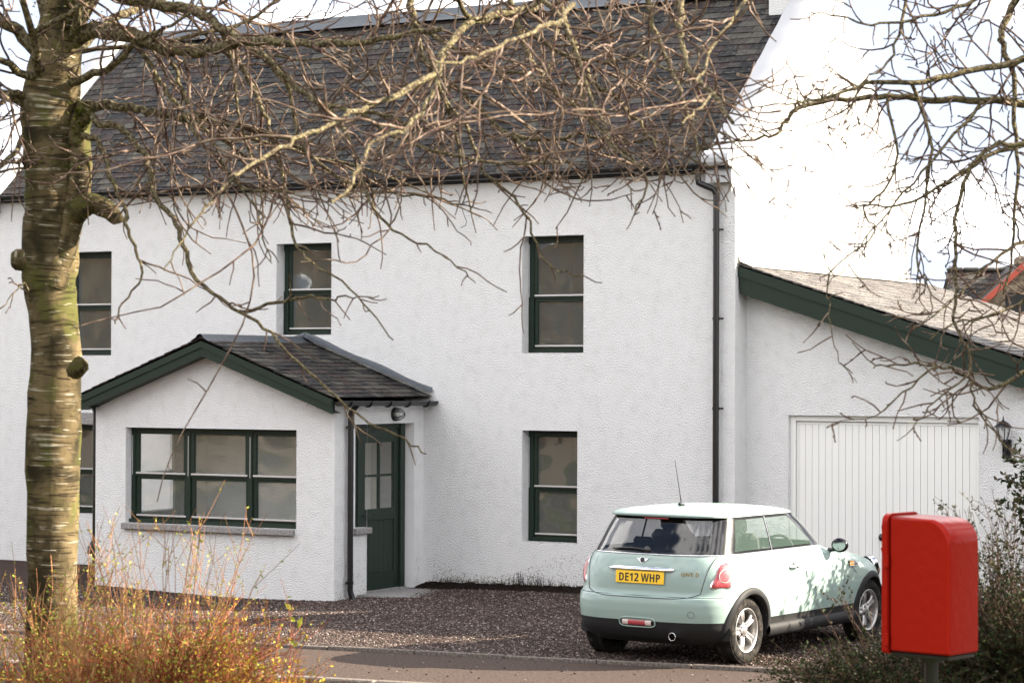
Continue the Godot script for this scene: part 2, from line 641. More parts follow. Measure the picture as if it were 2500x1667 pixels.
func set_camera_and_light() -> void:
	var yaw := deg_to_rad(29.5)
	var pitch := deg_to_rad(0.815)
	var roll := 0.0035
	cam_f = Vector3(-sin(yaw) * cos(pitch), sin(pitch), -cos(yaw) * cos(pitch))
	var r := Vector3(cos(yaw), 0, -sin(yaw))
	var u := r.cross(cam_f)
	cam_r = r * cos(roll) + u * sin(roll)
	cam_u = u * cos(roll) - r * sin(roll)
	var cam := Camera3D.new()
	cam.name = "camera"
	cam.near = 0.3
	cam.far = 2000.0
	cam.fov = rad_to_deg(2.0 * atan(833.5 / FOCAL))
	cam.transform = Transform3D(Basis(cam_r, cam_u, -cam_f), EYE)
	var at_ := CameraAttributesPhysical.new()
	at_.frustum_focal_length = 85.0
	at_.frustum_focus_distance = 25.5
	at_.exposure_aperture = 7.0
	cam.fov = rad_to_deg(2.0 * atan(833.5 / FOCAL))
	cam.attributes = at_
	add_child(cam)
	cam.current = true

	var env := Environment.new()
	env.background_mode = Environment.BG_SKY
	env.tonemap_mode = Environment.TONE_MAPPER_LINEAR
	env.tonemap_exposure = 6.0
	env.sdfgi_enabled = true
	env.ssao_enabled = true
	env.ssil_enabled = true
	var sm := ProceduralSkyMaterial.new()
	sm.sky_top_color = lin(0.055, 0.08, 0.135)
	sm.sky_horizon_color = lin(0.072, 0.096, 0.142)
	sm.sky_curve = 0.4
	sm.ground_bottom_color = lin(0.10, 0.09, 0.08)
	sm.ground_horizon_color = lin(0.30, 0.29, 0.28)
	sm.sun_angle_max = 2.0
	sm.sky_cover = tex(cloud_image())
	sm.sky_cover_modulate = Color(1, 1, 1, 1)
	var sky := Sky.new()
	sky.sky_material = sm
	env.sky = sky
	env.background_energy_multiplier = 0.78
	var we := WorldEnvironment.new()
	we.name = "world_environment"
	we.environment = env
	add_child(we)

	var sun := DirectionalLight3D.new()
	sun.name = "sun"
	sun.light_color = Color(1.0, 0.945, 0.86)
	sun.light_energy = 1.4
	sun.light_angular_distance = 0.5
	sun.shadow_enabled = true
	add_child(sun)
	sun.look_at_from_position(sun_to * 50.0, Vector3.ZERO, Vector3.UP)


# broken bright cloud, all round the sky
const CLOUD_TURN := 0.0
const CLOUD_SEED := 14

func cloud_image() -> Image:
	var w := 1024
	var h := 512
	var f := FastNoiseLite.new()
	f.seed = CLOUD_SEED
	f.noise_type = FastNoiseLite.TYPE_SIMPLEX_SMOOTH
	f.frequency = 3.2
	f.fractal_octaves = 5
	f.fractal_gain = 0.52
	var im := Image.create(w, h, false, Image.FORMAT_RGBAF)
	for y in h:
		var el := PI * (0.5 - (y + 0.5) / h)
		for x in w:
			var az := TAU * (x + 0.5) / w + CLOUD_TURN
			var d := Vector3(cos(el) * cos(az), sin(el), cos(el) * sin(az))
			var k := 0.0
			if d.y > 0.0:
				var p := d / (d.y + 0.35)
				k = smoothstep(-0.12, 0.22, f.get_noise_3d(p.x, p.y, p.z))
			im.set_pixel(x, y, Color(1.12, 1.06, 0.98, k))
	return im


# ---------------------------------------------------------------- ground
const EDGE0 := 6.76       # gravel / footway edge: z = EDGE0 - SKEW x
const SKEW := 0.13

func gravel_y(x: float, z: float) -> float:
	return -0.11 * exp(-(pow(x + 5.6, 2) / 10.0 + pow(z - 2.2, 2) / 7.0)) + 0.012 * sin(x * 1.7 + z) * sin(z * 1.3)


# strip running with the road between two distances from the gravel edge
func road_strip(called: String, m: Material, d0: float, d1: float, y0: float, y1: float, x0 := -60.0, x1 := 60.0) -> MeshInstance3D:
	var g := Geo.new()
	var steps := 40
	var rows := [PackedVector3Array(), PackedVector3Array()]
	for k in steps + 1:
		var x := lerpf(x0, x1, float(k) / steps)
		rows[0].append(Vector3(x, y0, EDGE0 + d0 - SKEW * x))
		rows[1].append(Vector3(x, y1, EDGE0 + d1 - SKEW * x))
	g.sheet([rows[1], rows[0]])
	return add(g, called, m)


func build_ground() -> void:
	var g := Geo.new()
	g.quad(Vector3(-400, -0.35, 400), Vector3(400, -0.35, 400), Vector3(400, -0.35, -400), Vector3(-400, -0.35, -400))
	structure(add(g, "ground", M.verge))
	# gravel drive
	g = Geo.new()
	var rows := []
	for j in 61:
		var row := PackedVector3Array()
		for k in 121:
			var x := lerpf(-16, 14, k / 120.0)
			var zmax := EDGE0 - 0.03 - SKEW * x
			var z := lerpf(zmax, -10, j / 60.0)
			row.append(Vector3(x, gravel_y(x, z) * smoothstep(0.0, 0.6, zmax - z), z))
		rows.append(row)
	g.sheet(rows)
	structure(add(g, "gravel_drive", M.gravel_bed))
	scatter_gravel()
	structure(road_strip("footway", M.tarmac, 0.02, 1.80, -0.012, -0.04))
	structure(road_strip("road", M.road_tar, 1.95, 7.2, -0.16, -0.16))
	# yellow line painted by the far kerb, worn at its edges
	var yl := road_strip("yellow_line", M.yellow_line, 2.13, 2.21, -0.156, -0.156, -30, 0.9)
	structure(yl)
	structure(road_strip("near_footway", M.tarmac, 7.35, 9.0, -0.03, 0.0))
	# kerb stones and the thin concrete edging of the drive
	var kr := hub("kerb", self)
	structure(kr)
	var e := Basis(Vector3(1, 0, -SKEW).normalized(), Vector3.UP, Vector3(SKEW, 0, 1).normalized())
	var km := Geo.new()
	km.cobox(Vector3.ZERO, Basis(), Vector3(0.452, 0.10, 0.062), 0.014)
	var kmesh := km.commit()
	for k in range(-14, 15):
		var x := k * 0.91
		for side in [0, 1]:
			var o := add_mesh(kmesh, "kerb_stone", M.kerb, kr)
			o.transform = Transform3D(e, Vector3(x, -0.125 + rng.randf_range(-0.004, 0.004), EDGE0 + (1.875 if side == 0 else 7.27) - SKEW * x))
	var er := hub("edging", self)
	structure(er)
	km = Geo.new()
	km.cobox(Vector3.ZERO, Basis(), Vector3(0.454, 0.07, 0.024), 0.008)
	kmesh = km.commit()
	for k in range(-11, 10):
		var x := k * 0.912 + 0.2
		var o := add_mesh(kmesh, "edging_stone", M.kerb, er)
		o.transform = Transform3D(e * Basis(Vector3.UP, rng.randf_range(-0.006, 0.006)), Vector3(x, -0.048 + rng.randf_range(-0.006, 0.006), EDGE0 - 0.005 - SKEW * x))
	# near verge, rising towards the photographer
	g = Geo.new()
	rows = []
	for j in 30:
		var row := PackedVector3Array()
		for k in 60:
			var x := lerpf(-45, 50, k / 59.0)
			var d := lerpf(9.0, 60, pow(j / 29.0, 1.6))
			var y := 0.32 * smoothstep(9.0, 10.0, d) + 0.75 * smoothstep(10, 20, d)
			row.append(Vector3(x, y + 0.05 * sin(x * 1.3) * sin(d * 1.1), EDGE0 + d - SKEW * x))
		rows.append(row)
	rows.reverse()
	g.sheet(rows)
	structure(add(g, "verge", M.verge))
	# wooded rise behind the photographer, mirrored in the panes
	g = Geo.new()
	rows = []
	for j in 20:
		var row := PackedVector3Array()
		for k in 50:
			var x := lerpf(-120, 90, k / 49.0)
			var z := lerpf(95, 38, j / 19.0)
			row.append(Vector3(x, 1.0 + 12.0 * smoothstep(38, 90, z) + 1.2 * sin(x * 0.13) * smoothstep(40, 60, z), z))
		rows.append(row)
	g.sheet(rows)
	structure(add(g, "hill", M.hillside))
	# dark bed of soil with dead weeds along the wall foot
	g = Geo.new()
	rows = []
	for j in 9:
		var row := PackedVector3Array()
		for k in 90:
			var x := lerpf(-4.3, 0.4, k / 89.0)
			var z := lerpf(0.42, -0.08, j / 8.0)
			var wob := 0.03 * sin(x * 3.1) + 0.02 * sin(x * 7.7)
			var s := sin(PI * clampf((0.42 - z) / 0.85 + wob, 0, 1))
			row.append(Vector3(x, gravel_y(x, z) - 0.03 + 0.085 * s + rng.randf_range(-0.012, 0.012), z))
		rows.append(row)
	g.sheet(rows)
	structure(add(g, "soil_bed", M.soil))
	# flagstone step outside the door
	g = Geo.new()
	var pl := PackedVector2Array([Vector2(-4.345, -0.42), Vector2(-3.35, -0.30), Vector2(-3.25, -0.95), Vector2(-3.6, -1.45), Vector2(-4.345, -1.55)])
	g.prism(pl, Vector3(0, -0.05, 0), Vector3(1, 0, 0), Vector3(0, 0, -1), 0.1)
	tag(add(g, "doorstep", M.sill_stone), "worn flagstone step on the gravel outside the green door", "step")


func scatter_gravel() -> void:
	var g := Geo.new()
	# a rounded chip: squashed octahedron with cut corners
	var ring := []
	var prof := [[0.0, -0.5], [0.75, -0.42], [1.0, 0.0], [0.62, 0.42], [0.0, 0.5]]
	for p in prof:
		var row := PackedVector3Array()
		for k in 6:
			var a: float = TAU * k / 6
			row.append(Vector3(cos(a) * p[0] * (1.0 + 0.18 * sin(k * 2.3)), p[1], -sin(a) * p[0] * 0.8))
		ring.append(row)
	g.sheet(ring, true)
	var mm := MultiMesh.new()
	mm.transform_format = MultiMesh.TRANSFORM_3D
	mm.use_colors = true
	mm.mesh = g.commit()
	var tones := [Color(0.042, 0.030, 0.026), Color(0.072, 0.053, 0.046), Color(0.024, 0.017, 0.015), Color(0.115, 0.09, 0.079), Color(0.06, 0.038, 0.031), Color(0.046, 0.038, 0.034), Color(0.22, 0.18, 0.16)]
	var buf := PackedFloat32Array()
	var total := 0
	var want := 190000
	while total < want:
		var x := rng.randf_range(-9.0, 5.2)
		var zmax := EDGE0 - 0.05 - SKEW * x
		var z := zmax - pow(rng.randf(), 1.15) * (zmax + 0.4)
		if z < 0.3 and x < 0.3:
			continue
		if x < -4.36 and z < 2.06:
			continue
		var s := 0.006 + 0.0095 * pow(rng.randf(), 2.2)
		var b := Basis.from_euler(Vector3(rng.randf_range(-0.6, 0.6), rng.randf() * TAU, rng.randf_range(-0.6, 0.6))).scaled(Vector3.ONE * s)
		b = Basis(b.x * rng.randf_range(0.8, 1.5), b.y * rng.randf_range(0.7, 1.1), b.z)
		var y := gravel_y(x, z) * smoothstep(0.0, 0.6, zmax - z) + s * 0.25
		var c: Color = tones[mini(int(pow(rng.randf(), 1.55) * 7.0), 6)] * rng.randf_range(0.75, 1.25)
		buf.append_array(PackedFloat32Array([b.x.x, b.y.x, b.z.x, x, b.x.y, b.y.y, b.z.y, y, b.x.z, b.y.z, b.z.z, z, c.r, c.g, c.b, 1.0]))
		total += 1
	# a few thrown on to the footway
	for k in 260:
		var x := rng.randf_range(-3.0, 4.5)
		var z := EDGE0 - SKEW * x + pow(rng.randf(), 2.0) * 1.8
		var s := rng.randf_range(0.006, 0.014)
		var c: Color = tones[rng.randi() % 7]
		buf.append_array(PackedFloat32Array([s, 0, 0, x, 0, s, 0, -0.02 + s * 0.3, 0, 0, s, z, c.r, c.g, c.b, 1.0]))
		total += 1
	mm.instance_count = total
	mm.buffer = buf
	var o := MultiMeshInstance3D.new()
	o.multimesh = mm
	o.material_override = M.stone
	o.name = "gravel"
	add_child(o)
	stuff(o)
	o.set_meta("label", "loose brown and pink gravel chippings covering the drive")
	o.set_meta("category", "gravel")


# ---------------------------------------------------------------- house
# front wall sheet between x0..x1 and y0..y1 at plane z with rectangular openings [x0,x1,y0,y1];
# each opening gets reveals going back by depth
func wall_sheet(g: Geo, o: Vector3, ax: Vector3, ay: Vector3, x0: float, x1: float, y0: float, y1: float, holes: Array, depth: float, top := [], wob := 0.0, step := 0.11) -> void:
	var nrm := ax.cross(ay)
	var xs := PackedFloat32Array()
	var ys := PackedFloat32Array()
	var cutx := [x0, x1]
	var cuty := [y0, y1]
	for h in holes:
		cutx.append_array([h[0], h[1]])
		cuty.append_array([h[2], h[3]])
	cutx.sort()
	cuty.sort()
	xs = cuts(cutx, step)
	ys = cuts(cuty, step)
	var f := FastNoiseLite.new()
	f.seed = 77
	f.frequency = 0.55
	f.fractal_octaves = 3
	var rows := []
	for y in ys:
		var row := PackedVector3Array()
		for x in xs:
			var yy: float = y
			if top.size() > 0:
				yy = y0 + (y - y0) * (profile(top, x) - y0) / (y1 - y0)
			row.append(o + ax * x + ay * yy + nrm * f.get_noise_2d(x * 2.0 + o.z * 3.1, yy * 2.0) * wob)
		rows.append(row)
	var mask := PackedByteArray()
	for r in ys.size() - 1:
		for k in xs.size() - 1:
			var mx := (xs[k] + xs[k + 1]) / 2.0
			var my := (ys[r] + ys[r + 1]) / 2.0
			var open := 1
			for h in holes:
				if mx > h[0] and mx < h[1] and my > h[2] and my < h[3]:
					open = 0
			mask.append(open)
	g.sheet(rows, false, Vector2.ONE, mask)
	for h in holes:
		var a: Vector3 = o + ax * h[0] + ay * h[2]
		var b: Vector3 = o + ax * h[1] + ay * h[2]
		var c: Vector3 = o + ax * h[1] + ay * h[3]
		var d: Vector3 = o + ax * h[0] + ay * h[3]
		var z := nrm * depth
		var q := nrm * 0.004
		g.quad(a + q, b + q, b - z, a - z)
		g.quad(b + q, c + q, c - z, b - z)
		g.quad(c + q, d + q, d - z, c - z)
		g.quad(d + q, a + q, a - z, d - z)


# height of a broken line of [x, y] points
func profile(pts: Array, x: float) -> float:
	for k in pts.size() - 1:
		if x <= pts[k + 1][0]:
			return lerpf(pts[k][1], pts[k + 1][1], clampf((x - pts[k][0]) / (pts[k + 1][0] - pts[k][0]), 0, 1))
	return pts[pts.size() - 1][1]


func cuts(c: Array, step: float) -> PackedFloat32Array:
	var out := PackedFloat32Array()
	for k in c.size() - 1:
		if c[k + 1] - c[k] < 0.004:
			continue
		var m := maxi(1, int((c[k + 1] - c[k]) / step))
		for j in m:
			out.append(lerpf(c[k], c[k + 1], float(j) / m))
	out.append(c[c.size() - 1])
	return out


# a two-light window set in an opening; local axes: x along the wall, y up, z out
func sash_window(parent: Node, o: Vector3, ax: Vector3, w: float, h: float, stile := 0.115, mid := 0.465) -> Node3D:
	var win := hub("window", parent)
	win.transform = Transform3D(Basis(ax, Vector3.UP, ax.cross(Vector3.UP)), o)
	var g := Geo.new()
	g.cbox(Vector3(0, 0, -0.07), Vector3(stile * 0.62, h, 0), 0.004)
	g.cbox(Vector3(w - stile * 0.62, 0, -0.07), Vector3(w, h, 0), 0.004)
	g.cbox(Vector3(stile * 0.62, h - 0.045, -0.07), Vector3(w - stile * 0.62, h, -0.001), 0.004)
	g.cbox(Vector3(stile * 0.62, 0, -0.07), Vector3(w - stile * 0.62, 0.045, -0.001), 0.004)
	add(g, "frame", M.green_paint, win)
	var hm := h * mid
	for part in [["lower_sash", 0.045, hm, -0.03], ["upper_sash", hm, h - 0.045, -0.012]]:
		var y0: float = part[1]
		var y1: float = part[2]
		var zz: float = part[3]
		var x0 := stile * 0.62 + 0.003
		var x1 := w - stile * 0.62 - 0.003
		var s := stile * 0.38
		var sash := hub(part[0], win)
		g = Geo.new()
		g.cbox(Vector3(x0, y0 + 0.001, zz - 0.045), Vector3(x0 + s, y1 - 0.001, zz), 0.003)
		g.cbox(Vector3(x1 - s, y0 + 0.001, zz - 0.045), Vector3(x1, y1 - 0.001, zz), 0.003)
		g.cbox(Vector3(x0 + s, y0 + 0.001, zz - 0.045), Vector3(x1 - s, y0 + 0.034, zz - 0.001), 0.003)
		g.cbox(Vector3(x0 + s, y1 - 0.038, zz - 0.045), Vector3(x1 - s, y1 - 0.001, zz - 0.001), 0.003)
		add(g, "rail", M.green_paint, sash)
		g = Geo.new()
		g.cbox(Vector3(x0 + 0.01, y0 + 0.030, zz), Vector3(x1 - 0.01, y0 + 0.052, zz + 0.016), 0.004)
		add(g, "drip_bar", M.silver_bar, sash)
		g = Geo.new()
		g.quad(Vector3(x0 + s, y0 + 0.03, zz - 0.022), Vector3(x1 - s, y0 + 0.03, zz - 0.022), Vector3(x1 - s, y1 - 0.03, zz - 0.022), Vector3(x0 + s, y1 - 0.03, zz - 0.022))
		var bk := zz - 0.038
		g.quad(Vector3(x0 + s, y0 + 0.03, bk), Vector3(x1 - s, y0 + 0.03, bk), Vector3(x1 - s, y1 - 0.03, bk), Vector3(x0 + s, y1 - 0.03, bk))
		add(g, "pane", M.window_glass, sash)
	# thin pale tape up the edge of the upper light
	g = Geo.new()
	g.box(Vector3(0.006, hm + 0.02, 0), Vector3(0.016, h - 0.09, 0.003))
	add(g, "seal", M.silver_bar, win)
	return win


# half round gutter from a to b, open side up
func gutter(parent: Node, a: Vector3, b: Vector3, r: float, brackets: int, called := "gutter") -> Node3D:
	var root := hub(called, parent)
	var d := (b - a).normalized()
	var out := d.cross(Vector3.UP).normalized()
	var g := Geo.new()
	var rows_o := []
	for s in 11:
		var ang := PI * s / 10.0
		var rim := -out * cos(ang) * r - Vector3.UP * sin(ang) * r
		rows_o.append(PackedVector3Array([a + rim, b + rim]))
	g.sheet(rows_o)
	var rows_i := []
	for s in 11:
		var ang := PI - PI * s / 10.0
		var rim := (-out * cos(ang) - Vector3.UP * sin(ang)) * (r - 0.006)
		rows_i.append(PackedVector3Array([a + rim, b + rim]))
	g.sheet(rows_i)
	for e in [a, b]:
		var fan := PackedVector3Array()
		for s in 11:
			var ang := PI * s / 10.0
			fan.append(e - out * cos(ang) * r - Vector3.UP * sin(ang) * r)
		for s in 10:
			g.tri(e, fan[s], fan[s + 1])
	g.tube(PackedVector3Array([a + out * r, b + out * r]), PackedFloat32Array([0.009, 0.009]), 6)
	add(g, "trough", M.black_iron, root)
	for k in brackets:
		var p := a.lerp(b, (k + 0.5) / brackets)
		g = Geo.new()
		var pts := PackedVector3Array()
		for s in 9:
			var ang := PI * s / 8.0
			pts.append(p - out * cos(ang) * (r + 0.008) - Vector3.UP * sin(ang) * (r + 0.008))
		pts.append(p + out * (r + 0.008) + Vector3.UP * 0.015)
		var rr := PackedFloat32Array()
		rr.resize(pts.size())
		rr.fill(0.011)
		g.tube(pts, rr, 6)
		add(g, "bracket", M.black_iron, root)
	return root


func downpipe(parent: Node, pts: PackedVector3Array, r: float, clips: Array, out: Vector3) -> Node3D:
	var root := hub("downpipe", parent)
	var g := Geo.new()
	var p := PackedVector3Array()
	for k in pts.size():
		if k > 0 and k < pts.size() - 1:
			p.append(pts[k].move_toward(pts[k - 1], r * 0.9))
			p.append(pts[k].lerp((pts[k - 1] + pts[k + 1]) / 2.0, 0.02))
			p.append(pts[k].move_toward(pts[k + 1], r * 0.9))
		else:
			p.append(pts[k])
	var rr := PackedFloat32Array()
	rr.resize(p.size())
	rr.fill(r)
	g.tube(p, rr, 14)
	add(g, "pipe", M.black_iron, root)
	for c in clips:
		g = Geo.new()
		var o: Vector3 = c
		g.tube(PackedVector3Array([o - Vector3.UP * 0.018, o + Vector3.UP * 0.018]), PackedFloat32Array([r + 0.006, r + 0.006]), 14)
		g.obox(o + out * (r + 0.028), Basis(), Vector3(0.03, 0.012, 0.012) if absf(out.x) > 0.5 else Vector3(0.012, 0.012, 0.03))
		add(g, "clip", M.black_iron, root)
	return root


# courses of slates laid on a slope. o: eave corner, ax along the eave, up: up the slope
# (unit), width and length of slope; returns how many were built one by one
func slate_slope(parent: Node, o: Vector3, ax: Vector3, up: Vector3, width: float, length: float, gauge: float, each: float, single: Rect2, seed_: int, tones := ["slate0", "slate1", "slate2", "slate3", "slate4"]) -> void:
	var r := RandomNumberGenerator.new()
	r.seed = seed_
	var nrm := ax.cross(up).normalized()
	var rest := []
	for k in 5:
		rest.append(Geo.new())
	var shapes := []
	# a few shared slate meshes, one metre wide, scaled along x
	for k in 4:
		var g := Geo.new()
		var l := gauge * 1.9
		var th := 0.0085
		var ch := [0.02, 0.0, 0.05, 0.03][k] as float
		var pl := PackedVector2Array([Vector2(-0.5 + ch, 0), Vector2(0.5 - ch * 0.6, 0.004 * k), Vector2(0.5, 0.03), Vector2(0.5, l), Vector2(-0.5, l), Vector2(-0.5, 0.02)])
		g.prism(pl, Vector3(0, 0, th), Vector3(1, 0, 0), Vector3(0, 1, 0), th)
		shapes.append(g.commit())
	var tilt := 0.05
	var courses := int(length / gauge)
	for j in courses:
		var x := -r.randf() * each
		while x < width:
			var w := each * r.randf_range(0.72, 1.3)
			var a := maxf(x, 0.0)
			var b := minf(x + w, width)
			x += w
			if b - a < 0.03:
				continue
			var s := j * gauge + r.randf_range(-0.009, 0.006)
			var pos := o + ax * (a + b) / 2.0 + up * s + nrm * (0.012 + r.randf() * 0.004)
			var tl := tilt + r.randf_range(-0.014, 0.03)
			var u2 := (up * cos(tl) - nrm * sin(tl)).rotated(nrm, r.randf_range(-0.022, 0.022))
			var n2 := ax.cross(u2).normalized()
			var basis_ := Basis(ax * (b - a - 0.004), u2, n2)
			var tone := mini(int(r.randf() * tones.size()), tones.size() - 1)
			if single.has_point(Vector2((a + b) / 2.0, s)):
				var m := add_mesh(shapes[r.randi() % 4], "slate", M[tones[tone]], parent)
				m.transform = Transform3D(basis_, pos + nrm * 0.012)
			else:
				var l := gauge * 1.9
				var g: Geo = rest[tone]
				g.obox(pos + u2 * l / 2.0 + nrm * 0.012, Basis(ax, u2, n2), Vector3((b - a - 0.004) / 2.0, l / 2.0, 0.0043))
	for k in 5:
		if rest[k].v.size() > 0:
			stuff(add(rest[k], "slates", M[tones[k]], parent))


const EAVE := 5.06
const RIDGE_Z := -2.95
const RIDGE_Y := 7.72
const LEFT := -11.75

func build_house() -> void:
	var house := thing("white_house", "two storey white roughcast cottage with slate roof and dark green windows", "house")
	var g := Geo.new()
	var holes := [
		[-2.907, -2.04, 2.92, 4.372], [-6.643, -5.77, 3.163, 4.366], [-10.29, -9.42, 2.897, 4.335],
		[-2.90, -2.12, 0.572, 1.952], [-10.33, -9.46, 0.70, 1.93]]
	wall_sheet(g, Vector3.ZERO, Vector3.RIGHT, Vector3.UP, LEFT, 0.0, -0.3, EAVE, holes, 0.17)
	# gable towards the garage, and the far gable
	var top := [[0.0, EAVE + 0.2], [-RIDGE_Z, RIDGE_Y + 0.2], [-2 * RIDGE_Z, EAVE + 0.2]]
	wall_sheet(g, Vector3(0, 0, 0), Vector3(0, 0, -1), Vector3.UP, 0.0, -2 * RIDGE_Z, -0.3, EAVE, [], 0.3, top, 0.0)
	wall_sheet(g, Vector3(LEFT, 0, 2 * RIDGE_Z), Vector3(0, 0, 1), Vector3.UP, 0.0, -2 * RIDGE_Z, -0.3, EAVE, [], 0.3, top, 0.0)
	wall_sheet(g, Vector3(0, 0, 2 * RIDGE_Z), Vector3.LEFT, Vector3.UP, 0.0, -LEFT, -0.3, EAVE, [], 0.3)
	add(g, "wall", M.roughcast, house)
	# rooms behind the windows
	g = Geo.new()
	var hz := 2 * RIDGE_Z + 0.4
	for h in holes:
		var a := Vector3(h[0] + 0.03, h[2] + 0.03, -0.24)
		var b := Vector3(h[1] + 0.05, h[3] - 0.03, -0.24)
		var e := 0.16   # splayed inner reveals
		var c := Vector3(a.x - e, a.y, -0.5)
		var d := Vector3(b.x + e, b.y + 0.05, -0.5)
		g.quad(Vector3(c.x, c.y, c.z), Vector3(a.x, a.y, a.z), Vector3(a.x, b.y, a.z), Vector3(c.x, d.y, c.z))
		g.quad(Vector3(b.x, a.y, a.z), Vector3(d.x, c.y, c.z), Vector3(d.x, d.y, c.z), Vector3(b.x, b.y, a.z))
		g.quad(Vector3(a.x, a.y, a.z), Vector3(c.x, c.y, c.z), Vector3(d.x, c.y, c.z), Vector3(b.x, a.y, a.z))
		g.quad(Vector3(c.x, d.y, c.z), Vector3(a.x, b.y, a.z), Vector3(b.x, b.y, a.z), Vector3(d.x, d.y, c.z))
	for s in [[-0.02, 2.46], [2.62, 4.95]]:
		for rm in [[-3.9, -0.35], [-8.0, -4.0], [-11.4, -8.1]]:
			var x0: float = rm[0]
			var x1: float = rm[1]
			var y0: float = s[0]
			var y1: float = s[1]
			var z1 := -3.2
			g.quad(Vector3(x0, y0, z1), Vector3(x1, y0, z1), Vector3(x1, y1, z1), Vector3(x0, y1, z1))
			g.quad(Vector3(x0, y0, -0.5), Vector3(x0, y0, z1), Vector3(x0, y1, z1), Vector3(x0, y1, -0.5))
			g.quad(Vector3(x1, y0, z1), Vector3(x1, y0, -0.5), Vector3(x1, y1, -0.5), Vector3(x1, y1, z1))
			g.quad(Vector3(x0, y1, z1), Vector3(x1, y1, z1), Vector3(x1, y1, -0.5), Vector3(x0, y1, -0.5))
			g.quad(Vector3(x0, y0, -0.5), Vector3(x1, y0, -0.5), Vector3(x1, y0, z1), Vector3(x0, y0, z1))
	var inner := []
	for s in [[-0.02, 2.46], [2.62, 4.95]]:
		for rm in [[-3.9, -0.35], [-8.0, -4.0], [-11.4, -8.1]]:
			var hs := []
			for h in holes:
				if h[0] > rm[0] and h[1] < rm[1] and h[2] > s[0] and h[3] < s[1]:
					hs.append([h[0] - 0.13, h[1] + 0.21, h[2] + 0.03, h[3] + 0.02])
			var gw := Geo.new()
			wall_sheet(gw, Vector3(0, 0, -0.502), Vector3.RIGHT, Vector3.UP, rm[0], rm[1], s[0], s[1], hs, 0.0, [], 0.0, 2.0)
			inner.append(gw)
	add(g, "room", M.room, house)
	for gw in inner:
		add(gw, "room_wall", M.room, house)
	# windows
	for h in holes:
		var win := sash_window(house, Vector3(h[0], h[2], -0.16), Vector3.RIGHT, h[1] - h[0] + 0.045, h[3] - h[2])
		g = Geo.new()
		g.cbox(Vector3(0, -0.012, -0.02), Vector3(h[1] - h[0], 0.0, 0.10), 0.004)
		add(g, "sill", M.smooth_white, win)
	# lintel band over the ground floor window behind the birch
	g = Geo.new()
	g.cbox(Vector3(-10.33, 1.935, -0.15), Vector3(-9.46, 2.10, 0.02), 0.006)
	add(g, "lintel", M.sill_stone, house)
	# roof
	var roof := hub("roof", house)
	var up := Vector3(0, RIDGE_Y - EAVE, RIDGE_Z - 0.1).normalized()
	var slope := Vector3(0, RIDGE_Y - EAVE, RIDGE_Z - 0.1).length()
	g = Geo.new()
	var e0 := EAVE + 0.02
	g.quad(Vector3(LEFT + 0.3, e0, 0.1), Vector3(-0.3, e0, 0.1), Vector3(-0.3, RIDGE_Y, RIDGE_Z), Vector3(LEFT + 0.3, RIDGE_Y, RIDGE_Z))
	g.quad(Vector3(-0.3, e0, 2 * RIDGE_Z - 0.1), Vector3(LEFT + 0.3, e0, 2 * RIDGE_Z - 0.1), Vector3(LEFT + 0.3, RIDGE_Y, RIDGE_Z), Vector3(-0.3, RIDGE_Y, RIDGE_Z))
	g.quad(Vector3(LEFT + 0.3, e0 - 0.03, -0.1), Vector3(-0.3, e0 - 0.03, -0.1), Vector3(-0.3, e0, 0.1), Vector3(LEFT + 0.3, e0, 0.1))
	add(g, "sarking", M.slate2, roof)
	slate_slope(roof, Vector3(LEFT + 0.3, e0, 0.1), Vector3.RIGHT, up, -LEFT - 0.6, slope - 0.06, 0.135, 0.215, Rect2(7.6, -1, 20, 19 * 0.135 + 0.9), 4)
	# lead ridge
	var rg := hub("ridge", roof)
	for k in 6:
		g = Geo.new()
		var x0 := lerpf(LEFT + 0.3, -0.3, k / 6.0)
		var x1 := lerpf(LEFT + 0.3, -0.3, (k + 1) / 6.0) + 0.03
		var rows := []
		var yy := RIDGE_Y + 0.075 + (0.004 if k % 2 == 0 else 0.0)
		var prof := [[0.24, -0.16], [0.17, -0.10], [0.06, -0.01], [0.035, 0.03], [0, 0.045], [-0.035, 0.03], [-0.06, -0.01], [-0.17, -0.10], [-0.24, -0.16]]
		for p in prof:
			rows.append(PackedVector3Array([Vector3(x0, yy + p[1], RIDGE_Z + p[0]), Vector3(x1, yy + p[1], RIDGE_Z + p[0])]))
		g.sheet(rows)
		add(g, "lead_sheet", M.lead, rg)
	# raised gable copings (skews) and their corbel stones
	for side in [0, 1]:
		var cp := hub("coping", house)
		var xa := -0.33 if side == 0 else LEFT - 0.007
		var xb := 0.007 if side == 0 else LEFT + 0.33
		g = Geo.new()
		for s in [1.0, -1.0]:
			var rows := []
			var prof := [[xa, -0.10], [xa, 0.20], [xa + 0.03, 0.235], [xb - 0.03, 0.235], [xb, 0.20], [xb, -0.25]]
			for p in prof:
				var row := PackedVector3Array()
				for k in 24:
					var q := k / 23.0
					var z := lerpf(0.13, RIDGE_Z, q)
					var y := lerpf(EAVE - 0.02, RIDGE_Y + 0.02, q) + float(p[1]) + 0.008 * sin(k * 1.9)
					if k < 5:
						y += 0.03 * (4 - k) / 4.0
					row.append(Vector3(p[0], y, z if s > 0 else 2 * RIDGE_Z - z))
				if s < 0:
					row.reverse()
				rows.append(row)
			if s > 0:
				for r in rows:
					r.reverse()
				g.sheet(rows)
			else:
				for r in rows:
					r.reverse()
				g.sheet(rows)
			# end face over the eave
			var z0 := 0.13 if s > 0 else 2 * RIDGE_Z - 0.13
			var xl := xa if s > 0 else xb
			var xr := xb if s > 0 else xa
			g.quad(Vector3(xl, EAVE - 0.12, z0), Vector3(xr, EAVE - 0.12, z0), Vector3(xr, EAVE + 0.22, z0), Vector3(xl, EAVE + 0.22, z0))
